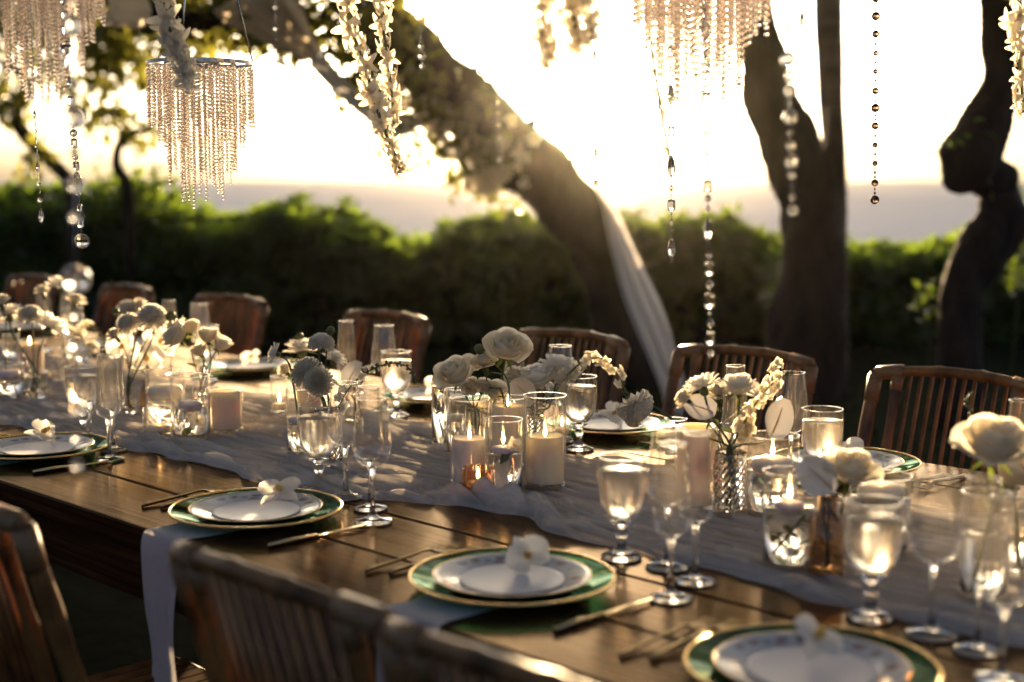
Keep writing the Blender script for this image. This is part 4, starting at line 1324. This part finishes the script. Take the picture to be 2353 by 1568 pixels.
def snapdragon(pxs, vkey, label, floret_w=26, nf=14, green=.45, dd=0.0, fall=0.0):
    """a flower spike along pixels; florets on the lower part, green buds towards the tip"""
    p, r, h = V[vkey]
    pts = [above(x, y, p, dd) - p for x, y in pxs]
    root = thing('snapdragon', label, 'flower', p)
    full = spline([(r * .3, 0, .016), (0, r * .2, h * .95)] + [tuple(q) for q in pts], 44)
    part('stem', mk('stem', tube(full, [.0026 - .0014 * i / 43 for i in range(44)], 6), M_STEM), root)
    sp = spline([tuple(q) for q in pts], 60)
    s = size(floret_w, above(pxs[0][0], pxs[0][1], p, dd)) / .030
    def fl():
        g = [xf(petal(.018, .020, .5, -.35, 3, 3, .5, .08, k), frame((math.cos(a), math.sin(a), .8), (0, 0, 1), (0, 0, .008))) for k, a in enumerate((.4, 1.6, 3.2, 4.2, 5.2))]
        g.append(lathe([(.002, 0), (.005, .004), (.006, .010)], 8))
        return join(*g)
    fm = cached('floret', lambda: mk('floret', fl(), M_IVORY))
    bm = cached('sbud', lambda: mk('bud', join(ball(.0055, 8, 6, sz=1.35, z=.005), xf(petal(.012, .007, .3, -.2, 2, 3), frame((1, 0, .6)))), M_BUD))
    n = nf * 3
    for i in range(n):
        u = i / n
        k = int(u * 57)
        t = (Vector(sp[k + 2]) - Vector(sp[k])).normalized()
        a = i * 2.4
        x = t.orthogonal().normalized(); y = t.cross(x)
        d = (x * math.cos(a) + y * math.sin(a) + t * .25).normalized()
        isb = u > 1 - green
        if not isb and i % 2: continue
        sc = s * ((1.15 - .75 * u) if isb else (1.0 - .25 * u)) * (1.0 if not isb else .9)
        part('bud' if isb else 'floret', bm if isb else fm, root, mw=Matrix.LocRotScale(Vector(sp[k + 1]) + d * .002, aimq(d), Vector((sc,) * 3)))

# far left cluster
flower('dahlia', 20, 720, 62, 'z1', (-.3, .3, .9), 'open white dahlia leaning out at the left edge')
flower('pompon', 70, 722, 50, 'z1', (.0, -.3, .9), 'round ball dahlia between two open dahlias at the left')
flower('dahlia', 116, 748, 80, 'z1', (.35, .35, .8), 'broad white dahlia seen from behind with its dark heart')
flower('dahlia', 143, 655, 62, 'z4', (.1, .2, 1), 'highest white dahlia at the left, above the big crystal ball', leaves=2)
flower('carnation', 98, 668, 36, 'z4', (-.2, 0, 1), 'small white bloom beside the highest dahlia at the left')
flower('carnation', 2, 692, 44, 'z3', (-.2, 0, 1), 'white bloom half cut by the left edge', dd=-.05)
flower('bud', 38, 760, 14, 'z1', (-.3, 0, 1), 'green bud under the dahlias at the left edge')
snapdragon([(160, 770), (200, 752), (228, 770), (250, 806)], 'z5', 'short green snapdragon drooping left of the orchids', 24, 8, .6)
flower('carnation', 45, 800, 40, 'z7', (0, -.3, 1), 'low white bloom by the far cylinder at the left edge')
# left cluster
flower('pompon', 348, 727, 66, 'a7', (.1, -.45, .8), 'largest ball dahlia in the group left of the drooping rose')
flower('pompon', 293, 743, 52, 'a7', (-.2, -.6, .7), 'ball dahlia lowest of the three left of the drooping rose')
flower('pompon', 294, 708, 46, 'z6', (-.1, .1, 1), 'ball dahlia behind and above the others left of the drooping rose')
flower('bud', 265, 716, 16, 'a7', (-1, 0, .3), 'pale half open bud left of the ball dahlias')
flower('bud', 392, 727, 22, 'a7', (.6, .2, .5), 'dark green bud right of the largest ball dahlia')
orchid(284, 798, 92, 'a6', (-.25, -.8, .3), 'left white orchid of the three above the amber bud vase')
orchid(338, 822, 92, 'a6', (.05, -.9, .1), 'front white orchid hanging lowest above the amber bud vase', dd=-.04)
orchid(368, 786, 94, 'a6', (.35, -.8, .35), 'right white orchid with yellow lip under the drooping rose')
flower('rose', 402, 768, 78, 'a5', (-.75, -.25, .45), 'cream rose drooping sideways over the orchids', mat=M_IVORY, leaves=1)
flower('spray', 478, 772, 44, 'a5', (-.1, .1, 1), 'upper spray rose right of the drooping cream rose', leaves=1)
flower('spray', 508, 790, 42, 'a5', (.55, .0, .75), 'outer spray rose leaning right above the peach jar')
flower('spray', 458, 806, 34, 'a5', (-.3, -.2, 1), 'small lower spray rose beside the drooping cream rose')
# sunk blossoms
def sunk(key, s, label, off, name='orchid_bloom'):
    p, r, h = V[key]
    o = thing(name, label, 'flower', p + Vector(off))
    orchid_parts(o, s, aimq((.5, -.7, .2)), (0, 0, 0))
    part('leaf', cached('fleaf', lambda: mk('leaf', petal(.042, .022, .25, -.15, 4, 6, .75), M_LEAFD)), o, mw=frame((-.6, -.5, -.7), (0, -1, .3), (-.01, -.006, -.012)) @ Matrix.Scale(.75, 4))
sunk('a2', .55, 'white orchid sunk in the water under the lilac candle', (.014, -.010, .045))
sunk('c2', .50, 'white orchid floating beside the lit lilac candle', (.022, -.012, .10))
def greens(key, label, z0, z1, n, seed):
    p, r, h = V[key]
    rr = np.random.default_rng(seed)
    o = thing('sunken_foliage', label, 'greenery', p)
    me = cached('fleaf', lambda: mk('leaf', petal(.042, .022, .25, -.15, 4, 6, .75), M_LEAFD))
    part('stem', mk('stem', tube([(-.02, 0, z0), (.02, .01, z1)], .0018, 5), M_STEM), o)
    for i in range(n):
        a = rr.random() * 6.28
        q = Vector((math.cos(a), math.sin(a), 0)) * r * .55 * rr.random() + Vector((0, 0, rr.uniform(z0, z1)))
        part('leaf', me, o, mw=frame((math.cos(a + 1), math.sin(a + 1), rr.uniform(-.5, .5)), (0, 0, 1), q) @ Matrix.Scale(.55, 4))
greens('d4', 'dark greenery under water below the lit lilac candle', .03, .085, 14, 4)
# middle cluster
flower('dahlia', 630, 812, 46, 'b2', (-.85, -.1, .3), 'small dahlia turned sideways at the left of the middle cluster')
flower('dahlia', 694, 800, 74, 'b4', (-.1, .15, 1), 'open white dahlia behind the two ball dahlias')
flower('pompon', 739, 787, 56, 'b3', (.1, .1, 1), 'upper ball dahlia with a green bud beside it', leaves=2)
flower('pompon', 704, 852, 70, 'b3', (-.45, -.4, .7), 'cream ball dahlia on the left of the middle goblet', mat=M_IVORY)
flower('pompon', 731, 876, 64, 'b3', (.0, -.85, .4), 'ball dahlia facing the camera above the middle goblet', dd=-.04, mat=M_IVORY)
flower('bud', 689, 774, 18, 'b4', (.1, .1, 1), 'round green bud above the open dahlia of the middle cluster')
flower('bud', 760, 760, 18, 'b3', (.2, .1, 1), 'green bud at the top of the middle cluster')
anthurium(816, 862, 62, 'b5', (-.35, -.75, .35), 'white anthurium left of the arching snapdragon', roll=-.6)
snapdragon([(772, 945), (800, 895), (840, 858), (890, 836), (935, 842), (952, 872), (954, 884)], 'b3', 'green tipped snapdragon arching right across the middle cluster', 26, 16, .62)
# centre cluster
flower('rose', 1046, 856, 96, 'c7', (-.35, -.45, .75), 'left cream rose of the centre cluster', leaves=1)
flower('carnation', 1082, 888, 50, 'c7', (-.1, -.6, .7), 'ruffled white carnation under the left cream rose')
flower('carnation', 1114, 888, 46, 'c7', (.35, -.5, .7), 'second ruffled carnation, right of the one under the cream rose')
flower('carnation', 1112, 832, 62, 'c5', (-.2, -.2, .95), 'white carnation between the left rose and the tallest rose', leaves=2)
flower('rose', 1166, 796, 104, 'c5', (.15, -.45, .85), 'tallest cream rose at the top of the centre cluster', mat=M_IVORY, leaves=2)
flower('rose', 1226, 868, 96, 'c8', (-.1, -.1, 1), 'cup shaped white rose above the tall peach candle', mat=M_WHITE)
flower('rose', 1288, 842, 92, 'c8', (.3, .1, .95), 'white rose behind the snapdragon, right of the cup shaped rose', mat=M_WHITE, dd=.08)
flower('bud', 1102, 803, 24, 'c5', (-.7, -.1, .6), 'yellow green bud with a frilled collar left of the tallest rose')
anthurium(1208, 900, 70, 'c8', (-.45, -.75, .2), 'cream anthurium hanging under the cup shaped rose', dd=-.05, roll=.9)
snapdragon([(1272, 905), (1305, 862), (1345, 828), (1390, 826), (1420, 862), (1442, 905)], 'c8', 'snapdragon arching out right over the far plate', 30, 12, .10)
snapdragon([(1280, 890), (1310, 850), (1350, 820), (1382, 818)], 'c10', 'green snapdragon leaves curving beside the arching snapdragon', 28, 10, .85)
flower('pompon', 1462, 938, 78, 'd6', (.35, -.3, -.6), 'white ball dahlia hanging over the far plate by the drape')
flower('carnation', 1455, 966, 40, 'd6', (-.2, -.5, -.6), 'loose hanging petals under the ball dahlia by the drape')
# right cluster
flower('dahlia', 1612, 884, 80, 'd2', (-.35, .15, .9), 'open white dahlia left of the upright white rose')
anthurium(1608, 942, 74, 'd2', (-.15, -.7, .5), 'cream anthurium under the open white dahlia', roll=1.4)
flower('rose', 1698, 884, 80, 'd2', (.0, -.1, 1), 'upright white rose in the cut glass vase', mat=M_WHITE, leaves=3)
snapdragon([(1690, 1010), (1722, 950), (1762, 895), (1800, 862), (1826, 856)], 'd2', 'snapdragon rising right above the cut glass vase', 30, 16, .30)
snapdragon([(1760, 905), (1775, 868), (1784, 838), (1782, 824)], 'd7', 'short upright snapdragon tip behind the white rose', 26, 9, .2)
anthurium(1778, 962, 92, 'd2', (.45, -.75, .25), 'large pale anthurium right of the upright rose', roll=-.4)
flower('carnation', 1718, 985, 40, 'd2', (.2, -.6, .4), 'small white bloom low on the snapdragon stem')
flower('rose', 1955, 1075, 128, 'd5', (.15, -.25, .95), 'blurred cream rose above the amber bud vase', mat=M_IVORY)
anthurium(1885, 1095, 100, 'd5', (-.5, -.6, .3), 'blurred cream anthurium left of the rose in the amber vase', roll=1.0)
flower('rose', 2285, 1015, 170, 'e2', (-.05, -.35, .9), 'largest cream rose at the right edge', mat=M_IVORY, leaves=2)
snapdragon([(2290, 985), (2245, 960), (2222, 930), (2228, 908), (2240, 905)], 'e3', 'small green curl of snapdragon behind the largest rose', 22, 6, .9, dd=.15)

# fillers
flower('carnation', 322, 700, 38, 'z6', (.2, .1, 1), 'small ruffled bloom behind the ball dahlias, left of the drooping rose')
flower('carnation', 262, 770, 40, 'a7', (-.5, -.3, .8), 'small white bloom at the outer left of the orchids')
flower('spray', 436, 752, 40, 'a5', (-.1, .2, 1), 'pale spray rose just behind the drooping cream rose', dd=.08, leaves=1)
flower('carnation', 655, 850, 40, 'b4', (-.5, -.2, .8), 'ruffled bloom low at the left of the ball dahlias')
flower('dahlia', 770, 822, 52, 'b5', (.4, -.1, .8), 'half hidden dahlia right of the ball dahlias', leaves=2)
flower('carnation', 1182, 862, 50, 'c8', (-.2, -.5, .8), 'ruffled bloom tucked between the two middle roses', leaves=2)
flower('spray', 1140, 902, 46, 'c7', (.2, -.6, .7), 'small spray rose low in the centre cluster')
flower('carnation', 1262, 898, 46, 'c10', (.3, -.4, .8), 'ruffled bloom beside the start of the arching snapdragon', leaves=2)
flower('carnation', 1652, 900, 58, 'd7', (-.1, -.4, .9), 'ruffled bloom between the open dahlia and the upright rose', leaves=2)
flower('dahlia', 1742, 908, 60, 'd7', (.2, .1, 1), 'second dahlia behind the upright white rose', leaves=2)
flower('carnation', 1572, 915, 50, 'd2', (-.7, -.2, .5), 'ruffled bloom at the outer left of the right cluster')
flower('spray', 2330, 1085, 90, 'e3', (.3, -.3, .8), 'cream spray rose under the largest rose at the right edge', leaves=1)
flower('carnation', 175, 690, 46, 'z5', (.3, .1, 1), 'white bloom behind the crystal ball at the left', leaves=1)
flower('carnation', 208, 800, 40, 'z5', (.2, -.4, .8), 'low white bloom below the drooping snapdragon')
# ================================================================== chandeliers
def strand_mesh(n, seed, bs=1.0):
    r = random.Random(seed)
    gs = []
    for i in range(n):
        q = .0038 * bs * (1 + .12 * r.uniform(-1, 1))
        gs.append(xf(ball(q, 8, 5), Matrix.Translation((r.uniform(-.0005, .0005), r.uniform(-.0005, .0005), -.006 - i * .0086 * bs)) @ Matrix.Rotation(r.uniform(0, 3), 4, 'X') @ Matrix.Rotation(r.uniform(0, 3), 4, 'Z')))
    return join(*gs)
def chandelier(px, py, depth, rad, drop, label, seed, bs=1.0, dens=1.0):
    r = random.Random(seed)
    c = at(px, py, depth)
    root = thing('bead_chandelier', label, 'chandelier', c, 0, 'bead chandeliers above the table')
    prof = [(rad * .96, 0), (rad, 0), (rad, .008), (rad * .96, .008), (rad * .96, 0)]
    part('ring', mk('ring', lathe(prof, 48), M_SILVER, False), root)
    for rr in (.66, .36): part('ring', mk('inner_ring', torus(rad * rr, .003, .004, 32, 6), M_SILVER), root)
    for k in range(3):
        a = k * 2.0944 + .4
        part('hanger', mk('hanger', tube([(0, 0, .55 if depth > 3 else .8)] + [(rad * math.cos(a) * u, rad * math.sin(a) * u, .012 + .54 * (1 - u)) for u in (.25, .5, .75, 1)], .0022, 5), M_SILVER), root)
    top = at(px, py, depth).z
    part('hanger', mk('hanger', tube([(0, 0, .54), (0, 0, 2.6 - top)], .002, 5), M_SILVER), root)
    for rr, n, f in ((.98, int(rad * 400 * dens), .46), (.80, int(rad * 240 * dens), .60), (.62, int(rad * 210 * dens), .84), (.36, int(rad * 140 * dens), 1.0)):
        for i in range(n):
            a = (i + r.uniform(-.2, .2)) * 6.2832 / n
            nb = max(6, int(drop * f * r.uniform(.86, 1.06) / (.0086 * bs)))
            nb = nb // 2 * 2
            sd = i % 2
            part('bead_strand', cached(('strand', nb, sd, bs), lambda: mk('bead_strand', strand_mesh(nb, sd + nb, bs), M_BEAD)), root, (rad * rr * math.cos(a), rad * rr * math.sin(a), -r.uniform(0, .007)), (r.uniform(-.012, .012), r.uniform(-.012, .012), a))
chandelier(460, 150, 3.30, .122, .315, 'sharp bead chandelier hanging clear against the sky and sea', 1)
chandelier(95, -105, 3.9, .165, .40, 'bead chandelier at the top left corner behind the crystal ball string', 2, 1.35, .75)
chandelier(1612, -70, 2.55, .122, .245, 'blurred bead chandelier at the top in front of the forked trunk', 3, 1.35, .8)

# ================================================================== crystal strings
BE = {
    'ball': lambda: ball(.5, 10, 7), 'oct': lambda: lathe([(0, -.62), (.42, 0), (0, .62)], 6),
    'oval': lambda: ball(.5, 10, 7, .8, .55, 1.25), 'drop': lambda: lathe([(0, -1.2), (.30, -.8), (.40, -.3), (.24, .5), (0, .9)], 7),
    'tube': lambda: lathe([(0, -.6), (.34, -.55), (.40, -.3), (.40, .3), (.34, .55), (0, .6)], 8), 'link': lambda: xf(torus(.36, .05, 0, 14, 5), Matrix.Rotation(math.pi / 2, 4, 'X')),
}
HALF = {'ball': .5, 'oct': .62, 'oval': .62, 'drop': 1.05, 'tube': .6, 'link': .40}
def crystal_string(x0, y0, x1, y1, depth, pattern, s, label, mat=None, gap=.004, group='crystal strings hanging over the table', top=2.58):
    """pattern: [(bead, size)] repeated from the bottom end up"""
    mat = mat or M_CRYST
    a, b = at(x0, y0, depth), at(x1, y1, depth)
    up = (a - b).normalized()
    root = thing('crystal_string', label, 'bead string', b, 0, group)
    L = (a - b).length
    tip = a - b
    hang = Vector((tip.x, tip.y, max(tip.z + .05, top - b.z)))
    part('wire', mk('wire', tube([(0, 0, 0), tuple(tip * .5), tuple(tip), tuple(hang)], .0007, 4), M_SILVER), root)
    z, k = 0.0, 0
    while z < L and k < 160:
        kind, q = pattern[k % len(pattern)]
        q *= s
        z += HALF[kind] * q
        part('link' if kind == 'link' else 'bead', cached(('be', kind, mat.name), lambda: mk('bead', BE[kind](), M_SILVER if kind == 'link' else mat, kind in ('link',))), root,
             tuple(up * z), (0, 0, rnd.uniform(0, 3)), q)
        z += HALF[kind] * q + gap * s / .012
        k += 1
B, O, V_, D, T_, L_ = 'ball', 'oct', 'oval', 'drop', 'tube', 'link'
crystal_string(140, -60, 190, 572, 3.05, [(B, 2.3), (L_, .7), (T_, 1.2), (L_, .8), (T_, 1.0), (L_, .6), (O, 1.0), (V_, 2.1), (T_, 1.2), (B, .9), (L_, .7), (T_, 1.3), (B, 1.2), (L_, .8), (V_, 1.9), (T_, 1.3), (L_, .8), (D, 1.1), (L_, .7), (T_, 1.4)], .0142,
               'sharp string of mixed crystals left of the clear chandelier', gap=.002)
crystal_string(168, -60, 178, 1085, 1.75, [(B, .9), (B, .8), (B, 1.0), (O, 1.0), (B, 1.1), (B, .8), (B, 2.0), (L_, .8), (B, 1.0), (B, 1.2), (O, .9), (B, 1.6), (L_, .8), (B, .9), (V_, 1.3), (B, 1.1)], .0185,
               'long blurred string of round crystals reaching down to the table at the left', gap=.012)
crystal_string(80, 270, 95, 512, 3.4, [(D, 1.4), (B, 1.0), (L_, .8), (B, .9), (L_, .7), (D, 1.0), (L_, .9), (O, .7), (L_, 1), (B, .6), (L_, 1.0), (D, .8)], .0130, 'slim crystal string with a teardrop end near the left edge', gap=.008)
crystal_string(1136, -40, 1148, 372, 5.2, [(B, 1), (O, .8), (B, .8), (L_, .9), (T_, .9), (O, .7)], .0150, 'faint slim string in front of the leaning trunk', gap=.006)
crystal_string(1541, -40, 1543, 606, 2.75, [(L_, 1), (D, 1.7), (L_, 1.1), (O, 1.1), (L_, .8), (T_, 1.6), (L_, .9), (O, 1.0), (L_, 1.0), (D, 1.8), (L_, .9), (O, .9), (T_, 1.5), (L_, .7), (O, 1)], .0125,
               'crystal string with long drops hanging right of the sun', gap=.002)
crystal_string(1618, -40, 1633, 826, 2.42, [(O, 1.4), (T_, 1.5), (O, 1.4), (B, .6), (T_, 1.8), (O, 1.5), (T_, 1.5), (O, 1.3), (L_, .8), (D, 1.6), (O, 1.1), (B, 1.0), (T_, 1.5), (L_, .9), (O, 1.2)], .0125,
               'long crystal string ending just above the chair by the drape', gap=.003)
crystal_string(1806, -40, 1822, 498, 2.05, [(B, 1.1), (O, .9), (L_, .7), (B, .8), (B, 1.5), (B, 1.0), (O, .8), (B, 1.5), (L_, .8), (B, 1.1), (V_, 1.1), (B, 1.5), (O, 1)], .0150, 'blurred glowing string of balls in front of the forked trunk', gap=.003)
M_SMOKE = solid_glass('smoky_bead', (.42, .34, .28), 1.5, .03)
crystal_string(2013, -40, 2010, 470, 3.0, [(B, 1.9), (B, .5), (O, .6), (B, 1.5), (B, .5), (O, .8), (B, .4), (B, 1.2), (B, .4), (O, .8), (B, .4), (B, 1.2), (B, .4), (O, .8), (B, .4), (B, 1.6), (B, .5), (O, .7)], .0100,
               'dark beaded string hanging between the palm and the twisted trunk', M_SMOKE, gap=.0026)
crystal_string(1365, -40, 1370, 428, 2.6, [(B, 1), (T_, 1), (D, .9), (B, .9), (L_, .9), (O, .7), (L_, .9)], .0125, 'faint crystal string against the brightest sky above the trunk', gap=.012)
crystal_string(1842, -40, 1843, 62, 2.4, [(D, 1.2), (B, .8)], .012, 'short blurred string left of the palm trunk at the top edge', gap=.006)
crystal_string(632, -40, 634, 170, 4.6, [(B, 1), (O, .8)], .013, 'faint short string right of the clear chandelier', gap=.02)
crystal_string(967, 96, 970, 160, 3.9, [(B, 1.3), (B, 1.6)], .014, 'few pale beads just right of the flower garlands', gap=.006)

# ================================================================== flower garlands
def garland(pxs, depth, label, n=40, s=1.0, mat=None, seed=0):
    r = random.Random(seed)
    pts = [at(x, y, depth) for x, y in pxs]
    o = pts[-1]
    sp = spline([tuple(p - o) for p in pts], 90)
    root = thing('flower_garland', label, 'garland', o, 0, 'white flower garlands')
    hi = Vector(sp[0]); 
    part('cord', mk('cord', tube([hi + Vector((0, 0, 2.6 - o.z - hi.z))] + [Vector(q) for q in sp], .0030 * s, 6), M_BUD), root)
    def fm(k):
        g = [xf(petal(.030, .016, .40, -.70, 3, 6, .42), frame((math.cos(a) * .85, math.sin(a) * .85, .62), (0, 0, 1), (0, 0, .010))) for a in [i * 1.2566 + k for i in range(5)]]
        g.append(lathe([(.0025, 0), (.003, .006), (.0055, .012)], 7))
        return join(*g)
    for i in range(n):
        u = i / (n - 1)
        k = min(87, int(u * 88))
        t = (Vector(sp[k + 2]) - Vector(sp[k])).normalized()
        x = t.orthogonal().normalized(); y = t.cross(x)
        a = i * 2.39996 + r.uniform(-.3, .3)
        d = (x * math.cos(a) + y * math.sin(a) + t * r.uniform(-.1, .5)).normalized()
        q = s * .88 * r.uniform(.62, 1.18) * (1 - .3 * u)
        part('flower', cached(('gf', i % 3, (mat or M_BLOSSOM).name), lambda: mk('flower', fm(i % 3), mat or M_BLOSSOM)), root, mw=Matrix.LocRotScale(Vector(sp[k + 1]), aimq(d), Vector((q,) * 3)))
garland([(790, -40), (806, 60), (838, 150), (860, 230), (884, 300), (905, 350), (922, 398)], 3.0, 'long white flower garland trailing to a point before the sea', 30, 1.25, seed=1)
garland([(868, -40), (880, 60), (892, 150), (902, 230), (906, 290)], 3.2, 'shorter flower garland hanging beside the long one', 22, 1.15, seed=2)
garland([(372, -40), (388, 60), (412, 120), (432, 190)], 2.75, 'flower garland hanging across the rim of the clear chandelier', 20, 1.25, seed=3)
garland([(1242, -40), (1250, 60), (1256, 110), (1258, 160)], 2.2, 'thin blurred garland at the top above the sun', 13, 1.0, seed=4)
garland([(1300, -60), (1312, 0), (1322, 60), (1330, 105)], 2.3, 'thick blurred garland at the top beside the thin one', 12, 1.3, seed=5)
garland([(1352, -60), (1356, 0), (1360, 55), (1362, 96)], 2.15, 'narrow blurred garland on the right of the thick one', 9, .95, seed=6)
garland([(2335, -60), (2338, 60), (2346, 170), (2352, 260)], 2.9, 'flower garland at the right edge in front of the twisted trunk', 20, 1.2, seed=7)
garland([(1478, -40), (1500, 130), (1520, 260), (1545, 395)], 2.9, 'wispy thin garland beside the string with long drops', 16, .66, seed=8)

# ================================================================== drapes
def drape(rows, label, mat, name='fabric_drape', folds=5, seed=0, n=70, pleat=.35):
    """rows: (px, py, width px, depth); a pleated strip of cloth with real folds"""
    r = random.Random(seed)
    pts = [(*at(x, y, d), w / FPX * d / 2) for x, y, w, d in rows]
    o = Vector(pts[-1][:3])
    s = spline(pts, n)
    m = 29
    Vv, F = [], []
    ph = r.uniform(0, 6)
    for j in range(n):
        p = Vector(s[j][:3]) - o
        t = (Vector(s[min(j + 1, n - 1)][:3]) - Vector(s[max(j - 1, 0)][:3])).normalized()
        x = t.cross(Vector((0, 1, 0))).normalized()
        y = x.cross(t)
        w = s[j][3]
        for i in range(m):
            u = -1 + 2 * i / (m - 1)
            dep = w * pleat * (math.sin(u * folds + ph + .5 * math.sin(j * .09)) + .4 * math.sin(u * folds * 2.1 + j * .05))
            Vv.append(tuple(p + x * u * w * (1 + .05 * math.sin(j * .2 + ph)) + y * dep))
    for j in range(n - 1):
        for i in range(m - 1): F.append((j * m + i, j * m + i + 1, (j + 1) * m + i + 1, (j + 1) * m + i))
    ob = part(name, mk(name, (Vv, F), mat), loc=o)
    tag(ob, label, 'drape', 'fabric tied to the leaning trunk')
drape([(1378, 425, 26, 9.05), (1398, 470, 30, 9.0), (1425, 560, 50, 8.9), (1462, 660, 68, 8.75), (1498, 750, 72, 8.6), (1530, 840, 66, 8.45), (1552, 910, 58, 8.35), (1566, 985, 56, 8.3)],
      'long white sheer drape hanging from the leaning trunk to the lawn', M_SHEER, folds=9, seed=1, pleat=.42)
drape([(560, -30, 190, 6.6), (620, 30, 150, 6.7), (672, 80, 90, 6.8), (722, 130, 46, 6.9)], 'peach backlit cloth bundled under the branch at the top', M_PEACH, folds=5, seed=2)
drape([(722, 130, 40, 6.9), (775, 190, 40, 7.3), (840, 250, 36, 7.7), (905, 296, 40, 8.0), (960, 270, 34, 8.2)], 'pale cloth swag sagging below the trunk beside the garlands', M_SHEER, folds=4, seed=3)
drape([(985, 270, 30, 8.25), (1040, 345, 26, 8.5), (1100, 395, 22, 8.7), (1165, 408, 22, 8.85)], 'thin pale cloth wound along the lower side of the leaning trunk', M_SHEER, folds=3, seed=4)
drape([(255, -20, 150, 5.9), (300, 4, 130, 5.9), (345, 6, 100, 5.9)], 'fold of peach cloth at the top edge above the clear chandelier', M_PEACH, folds=4, seed=5)
